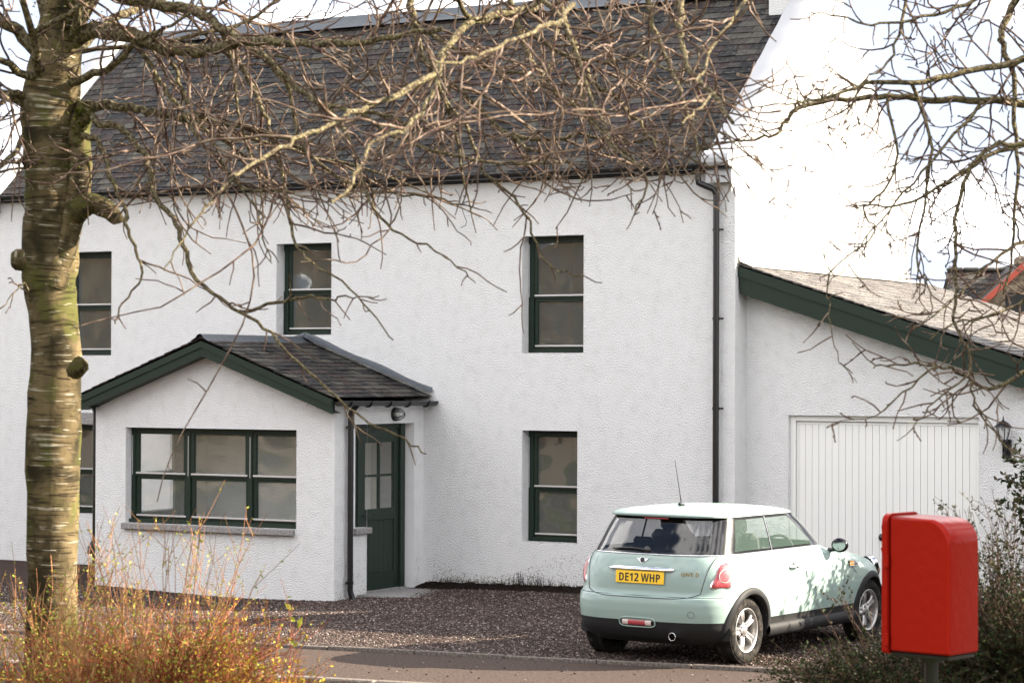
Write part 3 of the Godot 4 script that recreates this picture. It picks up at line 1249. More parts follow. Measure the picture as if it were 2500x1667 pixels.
		add(g, "coping_stone", M.coping, cp)
		# rounded corbel at the foot
		g = Geo.new()
		var pr := PackedVector2Array()
		for q in [[-0.12, 0.02], [0.16, 0.055], [0.215, 0.075], [0.245, 0.115], [0.25, 0.165], [0.23, 0.21], [0.19, 0.245], [0.13, 0.265], [0.06, 0.275], [-0.12, 0.27]]:
			pr.append(Vector2(-q[0], q[1]))
		g.prism(pr, Vector3(xb + 0.004, EAVE, 0), Vector3(0, 0, -1), Vector3.UP, xb - xa + 0.008)
		add(g, "skewputt", M.coping, cp)
	# chimney stack over the garage gable
	g = Geo.new()
	g.cbox(Vector3(-0.62, RIDGE_Y - 0.75, RIDGE_Z - 0.55), Vector3(-0.01, RIDGE_Y + 1.3, RIDGE_Z + 0.55), 0.02)
	g.cbox(Vector3(-0.68, RIDGE_Y + 1.301, RIDGE_Z - 0.61), Vector3(0.05, RIDGE_Y + 1.42, RIDGE_Z + 0.61), 0.02)
	var ch := add(g, "chimney", M.roughcast, house)
	for k in 2:
		g = Geo.new()
		g.lathe(Vector3(-0.32, RIDGE_Y + 1.42, RIDGE_Z - 0.28 + 0.56 * k), Vector3.UP, PackedVector2Array([Vector2(0.13, 0), Vector2(0.12, 0.3), Vector2(0.145, 0.34), Vector2(0.145, 0.38), Vector2(0.1, 0.39), Vector2(0.09, 0.2)]), 16)
		add(g, "chimney_pot", M.kerb, ch)
	# gutter and downpipe
	gutter(house, Vector3(LEFT + 0.05, EAVE + 0.075, 0.155), Vector3(-0.02, EAVE + 0.095, 0.155), 0.062, 13)
	var px := -0.215
	downpipe(house, PackedVector3Array([Vector3(px - 0.21, EAVE + 0.03, 0.155), Vector3(px - 0.20, EAVE - 0.12, 0.15), Vector3(px, EAVE - 0.21, 0.075), Vector3(px, 0.05, 0.075), Vector3(px, -0.02, 0.14)]), 0.038, [Vector3(px, 4.38, 0.075), Vector3(px, 3.32, 0.075), Vector3(px, 2.25, 0.075), Vector3(px, 1.1, 0.075)], Vector3.RIGHT)
	# mud splashed up the foot of the wall
	var sp := Geo.new()
	for k in 2600:
		var x := rng.randf_range(-4.2, -0.1)
		var y := 0.03 + 0.42 * pow(rng.randf(), 2.6) * (0.6 + 0.4 * sin(x * 2.3))
		var d := rng.randf_range(0.002, 0.006)
		sp.quad(Vector3(x - d, y - d * 0.8, 0.006), Vector3(x + d * 0.9, y - d, 0.006), Vector3(x + d, y + d * 0.7, 0.006), Vector3(x - d * 0.7, y + d, 0.006))
	for k in 900:
		var z := rng.randf_range(0.1, 2.04)
		var y := -0.08 + 0.5 * pow(rng.randf(), 2.4)
		if z < 1.34 and z > 0.22:
			continue
		var d := rng.randf_range(0.002, 0.006)
		sp.quad(Vector3(PX1 + 0.006, y - d, z + d), Vector3(PX1 + 0.006, y - d * 0.7, z - d), Vector3(PX1 + 0.006, y + d, z - d * 0.8), Vector3(PX1 + 0.006, y + d * 0.8, z + d))
	stuff(add(sp, "mud_splashes", M.mud, house))
	# small overflow elbow low on the wall by the birch
	g = Geo.new()
	g.tube(PackedVector3Array([Vector3(-9.62, 0.30, 0.0), Vector3(-9.62, 0.30, 0.10), Vector3(-9.62, 0.24, 0.16), Vector3(-9.62, 0.16, 0.16)]), PackedFloat32Array([0.055, 0.055, 0.055, 0.055]), 12)
	add(g, "waste_pipe", M.black_iron, house)
	# loose cable hanging from the eaves
	g = Geo.new()
	var cb := PackedVector3Array()
	for p in [[1111, 462], [1120, 475], [1124, 498], [1133, 525], [1139, 540], [1137, 550], [1128, 555], [1124, 555]]:
		var q := ray(p[0], p[1])
		cb.append(EYE + q * ((0.05 - EYE.z) / q.z))
	var cr := PackedFloat32Array()
	cr.resize(cb.size())
	cr.fill(0.0045)
	g.tube(cb, cr, 5)
	add(g, "cable", M.black_iron, house)


# ---------------------------------------------------------------- porch
const PX0 := -8.01
const PX1 := -4.345
const PZ := 2.046

func build_porch() -> void:
	var porch := thing("entrance_porch", "white gabled front porch with wide green window and green half glazed door", "porch")
	var mid := (PX0 + PX1) / 2.0
	var top := [[PX0, 2.2], [mid, 2.93], [PX1, 2.2]]
	var g := Geo.new()
	var front := [-7.52, -4.90, 0.755, 1.962]
	# front wall in bands so that the opening stays square under the gable
	wall_sheet(g, Vector3(0, 0, PZ), Vector3.RIGHT, Vector3.UP, PX0, PX1, -0.4, 2.2, [front], 0.12, [], 0.0)
	wall_sheet(g, Vector3(0, 0, PZ), Vector3.RIGHT, Vector3.UP, PX0, PX1, 2.2, 2.93, [], 0.0, top, 0.0)
	# right side wall with the stepped opening for side light and door: local x runs back along -z
	var hs := [[PZ - 1.595, PZ - 1.33, 0.765, 2.03], [PZ - 1.33, PZ - 0.235, -0.06, 2.03]]
	wall_sheet(g, Vector3(PX1, 0, PZ), Vector3(0, 0, -1), Vector3.UP, 0.0, PZ, -0.4, 2.28, hs, 0.0, [], 0.0)
	# reveals of that opening
	var d := 0.16
	var zz := [1.595, 1.33, 0.235]
	g.quad(Vector3(PX1, 0.765, zz[0]), Vector3(PX1, 0.765, zz[1]), Vector3(PX1 - d, 0.765, zz[1]), Vector3(PX1 - d, 0.765, zz[0]))
	g.quad(Vector3(PX1, -0.06, zz[1]), Vector3(PX1 - d, -0.06, zz[1]), Vector3(PX1 - d, 0.765, zz[1]), Vector3(PX1, 0.765, zz[1]))
	g.quad(Vector3(PX1 - d, 0.765, zz[0]), Vector3(PX1 - d, 2.03, zz[0]), Vector3(PX1, 2.03, zz[0]), Vector3(PX1, 0.765, zz[0]))
	g.quad(Vector3(PX1, 2.03, zz[0]), Vector3(PX1 - d, 2.03, zz[0]), Vector3(PX1 - d, 2.03, zz[2]), Vector3(PX1, 2.03, zz[2]))
	# left side wall with its own window
	var lw := [0.5, 1.5, 0.76, 1.95]
	wall_sheet(g, Vector3(PX0, 0, 0), Vector3(0, 0, 1), Vector3.UP, 0.0, PZ, -0.4, 2.28, [lw], 0.12, [], 0.0)
	add(g, "wall", M.roughcast, porch)
	# smooth painted margin round the door on the house side
	g = Geo.new()
	g.quad(Vector3(PX1, -0.06, 0.235), Vector3(PX1, 2.03, 0.235), Vector3(PX1 - d, 2.03, 0.235), Vector3(PX1 - d, -0.06, 0.235))
	add(g, "door_margin", M.smooth_white, porch)
	# inside: plastered faces, floor, ceiling
	g = Geo.new()
	var ix0 := PX0 + 0.24
	var ix1 := PX1 - 0.24
	var iz := PZ - 0.24
	g.quad(Vector3(ix0, -0.04, iz), Vector3(ix1, -0.04, iz), Vector3(ix1, -0.04, 0.02), Vector3(ix0, -0.04, 0.02))
	g.quad(Vector3(ix0, 2.2, 0.02), Vector3(ix1, 2.2, 0.02), Vector3(ix1, 2.2, iz), Vector3(ix0, 2.2, iz))
	# door into the house and its casing on the back wall
	g.box(Vector3(-6.1, -0.04, 0.012), Vector3(-6.0, 2.1, 0.06))
	g.box(Vector3(-5.1, -0.04, 0.012), Vector3(-5.0, 2.1, 0.06))
	g.box(Vector3(-6.0, 2.0, 0.012), Vector3(-5.1, 2.1, 0.06))
	add(g, "lining", M.interior, porch)
	g = Geo.new()
	wall_sheet(g, Vector3(ix1, 0, 0.02), Vector3(0, 0, 1), Vector3.UP, 0.0, iz - 0.02, -0.04, 2.2, [[0.18, 1.62, -0.04, 2.06]], 0.0, [], 0.0, 3.0)
	wall_sheet(g, Vector3(ix0, 0, iz), Vector3(0, 0, -1), Vector3.UP, 0.0, iz - 0.02, -0.04, 2.2, [[0.30, 1.32, 0.74, 1.97]], 0.0, [], 0.0, 3.0)
	wall_sheet(g, Vector3(ix1, 0, iz), Vector3.LEFT, Vector3.UP, 0.0, ix1 - ix0, -0.04, 2.2, [[ix1 + 4.88, ix1 + 7.54, 0.74, 1.97]], 0.0, [], 0.0, 3.0)
	add(g, "plaster", M.interior, porch)
	g = Geo.new()
	g.cbox(Vector3(-5.99, -0.03, 0.02), Vector3(-5.11, 1.99, 0.05), 0.004)
	add(g, "inner_door", M.white_gloss, porch)
	# three-light front window
	var win := hub("window", porch, Vector3(front[0], front[2], PZ - 0.11))
	var w: float = front[1] - front[0] + 0.03
	var h: float = front[3] - front[2]
	g = Geo.new()
	g.cbox(Vector3(0, 0.05, -0.08), Vector3(0.06, h, 0), 0.004)
	g.cbox(Vector3(w - 0.06, 0.05, -0.08), Vector3(w, h, 0), 0.004)
	g.cbox(Vector3(0.06, h - 0.05, -0.08), Vector3(w - 0.06, h, -0.001), 0.004)
	g.cbox(Vector3(-0.012, 0.0, -0.08), Vector3(w, 0.05, 0.045), 0.004)
	add(g, "frame", M.green_paint, win)
	var lights := [[0.06, 0.87], [0.93, 1.82], [1.88, w - 0.06]]
	for k in 2:
		g = Geo.new()
		g.cbox(Vector3(lights[k][1], 0.05, -0.08), Vector3(lights[k + 1][0], h - 0.05, -0.002), 0.004)
		add(g, "mullion", M.green_paint, win)
	for l in lights:
		for part in [["lower_sash", 0.05, h * 0.485, -0.028], ["upper_sash", h * 0.485, h - 0.05, -0.012]]:
			var sash := hub(part[0], win)
			var x0: float = l[0] + 0.002
			var x1: float = l[1] - 0.002
			var y0: float = part[1]
			var y1: float = part[2]
			var z1: float = part[3]
			g = Geo.new()
			g.cbox(Vector3(x0, y0 + 0.001, z1 - 0.045), Vector3(x0 + 0.05, y1 - 0.001, z1), 0.003)
			g.cbox(Vector3(x1 - 0.05, y0 + 0.001, z1 - 0.045), Vector3(x1, y1 - 0.001, z1), 0.003)
			g.cbox(Vector3(x0 + 0.05, y0 + 0.001, z1 - 0.045), Vector3(x1 - 0.05, y0 + 0.036, z1 - 0.001), 0.003)
			g.cbox(Vector3(x0 + 0.05, y1 - 0.034, z1 - 0.045), Vector3(x1 - 0.05, y1 - 0.001, z1 - 0.001), 0.003)
			add(g, "rail", M.green_paint, sash)
			g = Geo.new()
			g.cbox(Vector3(x0 + 0.012, y0 + 0.032, z1), Vector3(x1 - 0.012, y0 + 0.056, z1 + 0.018), 0.004)
			add(g, "drip_bar", M.silver_bar, sash)
			g = Geo.new()
			g.quad(Vector3(x0 + 0.05, y0 + 0.03, z1 - 0.02), Vector3(x1 - 0.05, y0 + 0.03, z1 - 0.02), Vector3(x1 - 0.05, y1 - 0.03, z1 - 0.02), Vector3(x0 + 0.05, y1 - 0.03, z1 - 0.02))
			g.quad(Vector3(x0 + 0.05, y0 + 0.03, z1 - 0.036), Vector3(x1 - 0.05, y0 + 0.03, z1 - 0.036), Vector3(x1 - 0.05, y1 - 0.03, z1 - 0.036), Vector3(x0 + 0.05, y1 - 0.03, z1 - 0.036))
			add(g, "pane", M.window_glass, sash)
	for x in [0.02, 0.90, 1.85]:
		g = Geo.new()
		g.box(Vector3(x - 0.004, h * 0.5, 0), Vector3(x + 0.004, h - 0.10, 0.003))
		add(g, "seal", M.silver_bar, win)
	g = Geo.new()
	g.cbox(Vector3(-0.03, -0.078, -0.1), Vector3(front[1] - front[0] - 0.02, -0.001, 0.175), 0.008)
	add(g, "sill", M.sill_stone, win)
	# window in the left side
	var lwin := sash_window(porch, Vector3(PX0 + 0.11, lw[2], lw[0]), Vector3(0, 0, 1), lw[1] - lw[0], lw[3] - lw[2])
	lwin.name = "side_window"
	# side light next to the door
	var fx := PX1 - 0.10
	var sl := sash_window(porch, Vector3(fx, 0.765, 1.62), Vector3(0, 0, -1), 0.24, 1.265, 0.075, 0.5)
	sl.name = "side_light"
	g = Geo.new()
	g.cbox(Vector3(PX1 - 0.13, 0.685, 1.27), Vector3(PX1 + 0.05, 0.764, 1.625), 0.01)
	add(g, "side_sill", M.sill_stone, porch)
	# door frame and door
	g = Geo.new()
	var dx := PX1 - 0.085
	g.cbox(Vector3(dx - 0.09, -0.05, 1.33), Vector3(dx, 2.03, 1.40), 0.004)
	g.cbox(Vector3(dx - 0.09, -0.05, 0.335), Vector3(dx + 0.02, 2.03, 0.44), 0.004)
	g.cbox(Vector3(dx - 0.09, 1.965, 0.44), Vector3(dx, 2.03, 1.33), 0.004)
	add(g, "door_frame", M.green_paint, porch)
	g = Geo.new()
	g.cbox(Vector3(dx - 0.10, -0.07, 0.34), Vector3(dx + 0.05, -0.035, 1.40), 0.0)
	add(g, "threshold", M.sill_stone, porch)
	var door := hub("door", porch, Vector3(dx - 0.012, -0.03, 1.325))
	door.rotation.y = PI / 2   # local x runs back along the wall (world -z), local z faces out (world +x)
	var dw := 0.88
	var dh := 1.985
	g = Geo.new()
	g.cbox(Vector3(0, 0, -0.045), Vector3(0.105, dh, 0), 0.003)
	g.cbox(Vector3(dw - 0.105, 0, -0.045), Vector3(dw, dh, 0), 0.003)
	g.cbox(Vector3(0.105, dh - 0.16, -0.045), Vector3(dw - 0.105, dh, -0.001), 0.003)
	g.cbox(Vector3(0.105, 0, -0.045), Vector3(dw - 0.105, 0.20, -0.001), 0.003)
	g.cbox(Vector3(0.105, 0.86, -0.045), Vector3(dw - 0.105, 1.0, -0.001), 0.003)
	add(g, "door_frame_rail", M.green_paint, door)
	for k in 6:
		g = Geo.new()
		var bw := (dw - 0.21) / 6.0
		g.cbox(Vector3(0.105 + bw * k + 0.001, 0.20, -0.035), Vector3(0.105 + bw * (k + 1) - 0.001, 0.86, -0.012), 0.004)
		add(g, "board", M.green_paint, door)
	g = Geo.new()
	g.cbox(Vector3(dw / 2 - 0.014, 1.0, -0.04), Vector3(dw / 2 + 0.014, dh - 0.16, -0.004), 0.003)
	g.cbox(Vector3(0.105, 1.40, -0.039), Vector3(dw - 0.105, 1.428, -0.005), 0.003)
	add(g, "glazing_bar", M.green_paint, door)
	for c in [[0.105, dw / 2 - 0.014], [dw / 2 + 0.014, dw - 0.105]]:
		for r in [[1.0, 1.40], [1.428, dh - 0.16]]:
			g = Geo.new()
			g.quad(Vector3(c[0], r[0], -0.022), Vector3(c[1], r[0], -0.022), Vector3(c[1], r[1], -0.022), Vector3(c[0], r[1], -0.022))
			add(g, "pane", M.window_glass, door)
	g = Geo.new()
	g.tube(PackedVector3Array([Vector3(0.05, 0.93, 0), Vector3(0.05, 0.93, 0.045), Vector3(0.16, 0.93, 0.05)]), PackedFloat32Array([0.010, 0.010, 0.009]), 8)
	add(g, "handle", M.black_iron, door)
	# roof
	var roof := hub("roof", porch)
	var ry := 3.06
	var ey := 2.345
	var over := 0.10
	var zf := PZ + 0.215
	g = Geo.new()
	g.quad(Vector3(mid, ry, zf), Vector3(PX1 + over, ey, zf), Vector3(PX1 + over, ey, 0), Vector3(mid, ry, 0))
	g.quad(Vector3(PX0 - over, ey, zf), Vector3(mid, ry, zf), Vector3(mid, ry, 0), Vector3(PX0 - over, ey, 0))
	g.quad(Vector3(PX0, 2.21, zf - 0.02), Vector3(PX0, 2.21, 0), Vector3(mid, 2.92, 0), Vector3(mid, 2.92, zf - 0.02))
	g.quad(Vector3(mid, 2.92, zf - 0.02), Vector3(mid, 2.92, 0), Vector3(PX1, 2.21, 0), Vector3(PX1, 2.21, zf - 0.02))
	add(g, "sarking", M.slate2, roof)
	var half := PX1 + over - mid
	var upr := Vector3(-half, ry - ey, 0)
	slate_slope(roof, Vector3(PX1 + over + 0.03, ey - 0.005, zf + 0.02), Vector3(0, 0, -1), upr.normalized(), zf + 0.0, upr.length() - 0.02, 0.135, 0.215, Rect2(-1, -1, 20, 20), 9)
	var upl := Vector3(half, ry - ey, 0)
	slate_slope(roof, Vector3(PX0 - over - 0.03, ey - 0.005, 0.02), Vector3(0, 0, 1), upl.normalized(), zf + 0.0, upl.length() - 0.02, 0.135, 0.215, Rect2(zf - 0.3, -1, 9, 9), 10)
	# lead ridge and flashings against the house
	g = Geo.new()
	var rows := []
	for p in [[-0.14, -0.045], [-0.06, 0.0], [-0.03, 0.035], [0, 0.046], [0.03, 0.035], [0.06, 0.0], [0.14, -0.045]]:
		rows.append(PackedVector3Array([Vector3(mid + p[0], ry + p[1] + 0.03, 0.0), Vector3(mid + p[0], ry + p[1] + 0.03, zf + 0.05)]))
	g.sheet(rows)
	add(g, "ridge_lead", M.lead, roof)
	g = Geo.new()
	for s in [1.0, -1.0]:
		var a := Vector3(mid, ry + 0.05, 0)
		var b := Vector3(mid + s * (half + 0.03), ey + 0.045, 0)
		var n := Vector3(0, 0, 0.11)
		var nn := Vector3(s * 0.012, 0.03, 0)
		var n1 := 10
		var r1 := PackedVector3Array()
		var r2 := PackedVector3Array()
		var r3 := PackedVector3Array()
		for k in n1 + 1:
			var f := float(k) / n1
			var p := a.lerp(b, f)
			r1.append(p + nn + n * (1.0 + 0.25 * sin(k * 2.2)))
			r2.append(p + nn * 1.2 + Vector3(0, 0, 0.02))
			r3.append(p + Vector3(0, 0.085 + 0.012 * sin(k * 1.3), 0.008))
		if s > 0:
			g.sheet([r1, r2, r3])
		else:
			g.sheet([r3, r2, r1])
	add(g, "flashing", M.lead, roof)
	# bargeboards: a deep board with a moulded strip along its upper edge
	for s in [1.0, -1.0]:
		g = Geo.new()
		var a2 := Vector2(0, 3.045)
		var b2 := Vector2(s * (half + 0.005), ey - 0.005)
		var dn := Vector2(0, -0.185)
		var poly := PackedVector2Array([a2, b2, b2 + dn * 0.95, a2 + dn])
		g.prism(poly, Vector3(mid, 0, zf), Vector3.RIGHT, Vector3.UP, 0.025)
		var p2 := PackedVector2Array([a2 + Vector2(0, 0.004), b2 + Vector2(0, 0.004), b2 + dn * 0.42, a2 + dn * 0.42])
		g.prism(p2, Vector3(mid, 0, zf + 0.016), Vector3.RIGHT, Vector3.UP, 0.0155)
		add(g, "bargeboard", M.green_paint, porch)
		g = Geo.new()
		var a3 := Vector3(mid, 3.045 - 0.17, zf - 0.026)
		var b3 := Vector3(mid + s * half, ey - 0.17, zf - 0.026)
		var back := Vector3(0, 0, -0.19)
		if s > 0:
			g.quad(a3 + back, b3 + back, b3, a3)
		else:
			g.quad(b3 + back, a3 + back, a3, b3)
		add(g, "soffit", M.green_paint, porch)
	# gutters and pipes
	gutter(porch, Vector3(PX1 + over + 0.065, ey - 0.03, zf - 0.03), Vector3(PX1 + over + 0.065, ey - 0.045, 0.01), 0.056, 5)
	gutter(porch, Vector3(PX0 - over - 0.065, ey - 0.045, 0.01), Vector3(PX0 - over - 0.065, ey - 0.03, zf - 0.03), 0.056, 5)
	var pz := 1.80
	downpipe(porch, PackedVector3Array([Vector3(PX1 + over + 0.06, ey - 0.07, pz), Vector3(PX1 + 0.07, ey - 0.17, pz), Vector3(PX1 + 0.07, 0.0, pz), Vector3(PX1 + 0.10, -0.085, pz - 0.02), Vector3(PX1 + 0.16, -0.10, pz - 0.03)]), 0.036, [Vector3(PX1 + 0.07, 2.0, pz), Vector3(PX1 + 0.07, 0.12, pz)], Vector3(0, 0, 1))
	downpipe(porch, PackedVector3Array([Vector3(PX0 - over - 0.06, ey - 0.07, 1.95), Vector3(PX0 - 0.055, ey - 0.19, 1.98), Vector3(PX0 - 0.055, -0.1, 1.98)]), 0.036, [Vector3(PX0 - 0.055, 1.9, 1.98)], Vector3(0, 0, -1))


# ---------------------------------------------------------------- garage
const GZ := -0.323
const GX := 3.50

func build_garage() -> void:
	var gar := thing("garage", "white roughcast lean-to garage with sloping slate roof beside the house gable", "garage")
	var slope := (3.944 - 2.822) / 3.5
	var top := [[0.0, 3.86], [GX, 3.86 - GX * slope]]
	var g := Geo.new()
	var hole := [0.553, 2.905, -0.3, 2.175]
	# left pier, right pier, then over the door up to the rake
	wall_sheet(g, Vector3(0, 0, GZ), Vector3.RIGHT, Vector3.UP, 0.0, GX, -0.3, 2.3, [hole], 0.09, [], 0.0)
	wall_sheet(g, Vector3(0, 0, GZ), Vector3.RIGHT, Vector3.UP, 0.0, GX, 2.3, 3.0, [], 0.0, top, 0.0)
	wall_sheet(g, Vector3(GX, 0, GZ), Vector3(0, 0, -1), Vector3.UP, 0.0, 6.2, -0.3, 2.75, [], 0.0, [], 0.0)
	wall_sheet(g, Vector3(GX, 0, GZ - 6.2), Vector3.LEFT, Vector3.UP, 0.0, GX, -0.3, 2.6, [], 0.0, [[0.0, 3.86 - GX * slope], [GX, 3.86]], 0.0)
	add(g, "wall", M.roughcast, gar)
	# door frame
	g = Geo.new()
	var x0: float = hole[0]
	var x1: float = hole[1]
	var zf := GZ - 0.05
	g.cbox(Vector3(x0, -0.1, zf - 0.06), Vector3(x0 + 0.068, 2.175, zf), 0.004)
	g.cbox(Vector3(x1 - 0.03, -0.1, zf - 0.06), Vector3(x1, 2.175, zf), 0.004)
	g.cbox(Vector3(x0 + 0.068, 2.105, zf - 0.06), Vector3(x1 - 0.03, 2.175, zf - 0.001), 0.004)
	add(g, "door_frame", M.white_gloss, gar)
	# up-and-over door of vertical ribs
	var door := hub("garage_door", gar, Vector3(x0 + 0.072, -0.02, zf - 0.03))
	var dw := x1 - 0.034 - x0 - 0.072
	var dh := 2.118
	g = Geo.new()
	g.cbox(Vector3(0, dh - 0.03, -0.03), Vector3(dw, dh, 0), 0.003)
	g.cbox(Vector3(0, 0, -0.03), Vector3(dw, 0.05, 0), 0.003)
	g.cbox(Vector3(0, 0.05, -0.03), Vector3(0.025, dh - 0.03, 0), 0.003)
	g.cbox(Vector3(dw - 0.025, 0.05, -0.03), Vector3(dw, dh - 0.03, 0), 0.003)
	g.box(Vector3(0.01, 0.03, -0.034), Vector3(dw - 0.01, dh - 0.02, -0.026))
	add(g, "door_edge", M.white_gloss, door)
	var nr := 26
	var bw := (dw - 0.05) / nr
	var rib := Geo.new()
	rib.cbox(Vector3(0.0025, 0.05, -0.026), Vector3(bw - 0.0025, dh - 0.03, -0.006), 0.0)
	var rmesh := rib.commit()
	for k in nr:
		var o := add_mesh(rmesh, "rib", M.white_gloss, door)
		o.position = Vector3(0.025 + bw * k, 0, 0)
	g = Geo.new()
	g.lathe(Vector3(dw * 0.48, 0.78, 0), Vector3(0, 0, 1), PackedVector2Array([Vector2(0.045, 0), Vector2(0.045, 0.006), Vector2(0.018, 0.008), Vector2(0.014, 0.03), Vector2(0.028, 0.034), Vector2(0.028, 0.05), Vector2(0.0, 0.055)]), 16)
	g.box(Vector3(dw * 0.48 - 0.006, 0.875, 0), Vector3(dw * 0.48 + 0.006, 0.92, 0.006))
	add(g, "handle", M.black_iron, door)
	# inside the garage, dark
	g = Geo.new()
	g.box(Vector3(0.35, -0.1, GZ - 5.9), Vector3(GX - 0.2, -0.05, GZ - 0.2))
	add(g, "floor_slab", M.kerb, gar)
	# roof
	var roof := hub("roof", gar)
	var zr := -0.08
	var zb := -6.55
	var a := Vector3(0.0, 3.955, 0)
	var b := Vector3(GX + 0.12, 3.955 - (GX + 0.12) * slope, 0)
	g = Geo.new()
	var A := a + Vector3(0, 0, zr)
	var B := b + Vector3(0, 0, zr)
	var C := b + Vector3(0, 0, zb)
	var D := a + Vector3(0, 0, zb)
	var th := Vector3(0, -0.03, 0)
	g.quad(A, B, C, D)
	g.quad(D + th, C + th, B + th, A + th)
	g.quad(B + th, C + th, C, B)
	add(g, "sarking", M.slate2, roof)
	var up := (a - b).normalized()
	slate_slope(roof, B + Vector3(0.03, -0.01, 0.02), Vector3(0, 0, -1), up, zr - zb, (a - b).length() - 0.02, 0.135, 0.215, Rect2(-1, -1, 3.75, 20), 12, ["pale_slate0", "pale_slate1", "pale_slate2"])
	# flashing with its upstand against the gable
	g = Geo.new()
	for k in 5:
		var z0 := lerpf(zr + 0.01, -5.9, k / 5.0)
		var z1 := lerpf(zr + 0.01, -5.9, (k + 1) / 5.0) - 0.02
		var q := 0.003 * (k % 2)
		var r1 := PackedVector3Array([Vector3(0.2, 3.955 - 0.2 * slope + 0.045 + q, z0), Vector3(0.2, 3.955 - 0.2 * slope + 0.045 + q, z1)])
		var r2 := PackedVector3Array([Vector3(0.03, 3.955 + 0.05 + q, z0), Vector3(0.03, 3.955 + 0.05 + q, z1)])
		var r3 := PackedVector3Array([Vector3(0.018 + q, 4.065, z0), Vector3(0.018 + q, 4.065, z1)])
		g.sheet([r1, r2, r3])
		g.quad(Vector3(0.0, 3.95, z0), Vector3(0.018, 3.95, z0), Vector3(0.018 + q, 4.065, z0), Vector3(0.0, 4.065, z0))
	add(g, "flashing", M.lead_pale, roof)
	# bargeboard
	g = Geo.new()
	var p0 := Vector2(0.004, 3.945)
	var p1 := Vector2(GX + 0.115, 3.945 - (GX + 0.111) * slope)
	var dn := Vector2(0.0, -0.325)
	g.prism(PackedVector2Array([p0, p1, p1 + dn, p0 + dn + Vector2(0.018, 0)]), Vector3(0, 0, zr), Vector3.RIGHT, Vector3.UP, 0.03)
	g.prism(PackedVector2Array([p0 + Vector2(0.001, 0.003), p1 + Vector2(0.001, 0.003), p1 + dn * 0.36, p0 + dn * 0.36]), Vector3(0, 0, zr + 0.017), Vector3.RIGHT, Vector3.UP, 0.0165)
	add(g, "bargeboard", M.green_paint, gar)
	g = Geo.new()
	var s0 := Vector3(0.0, 3.945 - 0.31, zr - 0.031)
	var s1 := Vector3(GX + 0.1, 3.945 - 0.31 - (GX + 0.1) * slope, zr - 0.031)
	var bk := Vector3(0, 0, GZ - zr + 0.025)
	g.quad(s0 + bk, s1 + bk, s1, s0)
	add(g, "soffit", M.green_paint, gar)
	g = Geo.new()
	g.cbox(Vector3(GX + 0.08, 2.40, -6.5), Vector3(GX + 0.105, 2.75, zr - 0.035), 0.004)
	add(g, "fascia", M.green_paint, gar)
	gutter(gar, Vector3(GX + 0.18, 2.74, zr - 0.04), Vector3(GX + 0.18, 2.72, -6.5), 0.056, 5)


# ---------------------------------------------------------------- car
# car axes: x to its right, y up, f = distance ahead of the rear axle (f = -z)
# height, half width, rear end, front end, rear corner length, front corner length
var car_rows := [
	[0.190, 0.690, -0.500, 2.92, 0.55, 0.76],
	[0.240, 0.755, -0.575, 3.00, 0.55, 0.76],
	[0.300, 0.795, -0.615, 3.04, 0.58, 0.76],
	[0.340, 0.808, -0.628, 3.05, 0.58, 0.76],
	[0.345, 0.806, -0.630, 3.05, 0.58, 0.76],
	[0.400, 0.818, -0.640, 3.07, 0.60, 0.78],
	[0.480, 0.830, -0.648, 3.08, 0.62, 0.80],
	[0.560, 0.838, -0.646, 3.08, 0.64, 0.82],
	[0.615, 0.840, -0.634, 3.07, 0.66, 0.84],
	[0.635, 0.839, -0.606, 3.06, 0.66, 0.84],
	[0.660, 0.840, -0.596, 3.05, 0.68, 0.84],
	[0.740, 0.838, -0.590, 2.98, 0.70, 0.86],
	[0.800, 0.832, -0.582, 2.86, 0.70, 0.88],
	[0.850, 0.822, -0.572, 2.68, 0.70, 0.88],
	[0.890, 0.810, -0.560, 2.44, 0.70, 0.84],
	[0.930, 0.792, -0.546, 2.12, 0.68, 0.68],
	[0.965, 0.768, -0.532, 1.92, 0.66, 0.56],
	[0.990, 0.742, -0.520, 1.83, 0.64, 0.50],
	[1.000, 0.728, -0.512, 1.80, 0.62, 0.48],
	[1.025, 0.719, -0.495, 1.790, 0.60, 0.46],
	[1.100, 0.700, -0.440, 1.700, 0.58, 0.45],
	[1.180, 0.678, -0.385, 1.600, 0.55, 0.43],
	[1.260, 0.653, -0.325, 1.490, 0.52, 0.42],
	[1.310, 0.636, -0.285, 1.410, 0.50, 0.40],
	[1.326, 0.632, -0.275, 1.385, 0.50, 0.40],
	[1.332, 0.640, -0.325, 1.375, 0.50, 0.40],
	[1.350, 0.632, -0.335, 1.345, 0.50, 0.40],
	[1.368, 0.598, -0.305, 1.280, 0.50, 0.40],
	[1.386, 0.530, -0.240, 1.170, 0.48, 0.37],
	[1.400, 0.430, -0.120, 1.020, 0.42, 0.32],
	[1.410, 0.290, 0.040, 0.830, 0.30, 0.24],
	[1.414, 0.120, 0.220, 0.630, 0.14, 0.11]]


func car_level(h: float) -> Array:
	for k in car_rows.size() - 1:
		if h <= car_rows[k + 1][0]:
			var f := clampf((h - car_rows[k][0]) / (car_rows[k + 1][0] - car_rows[k][0]), 0, 1)
			var out := []
			for j in 6:
				out.append(lerpf(car_rows[k][j], car_rows[k + 1][j], f))
			return out
	return car_rows[car_rows.size() - 1]


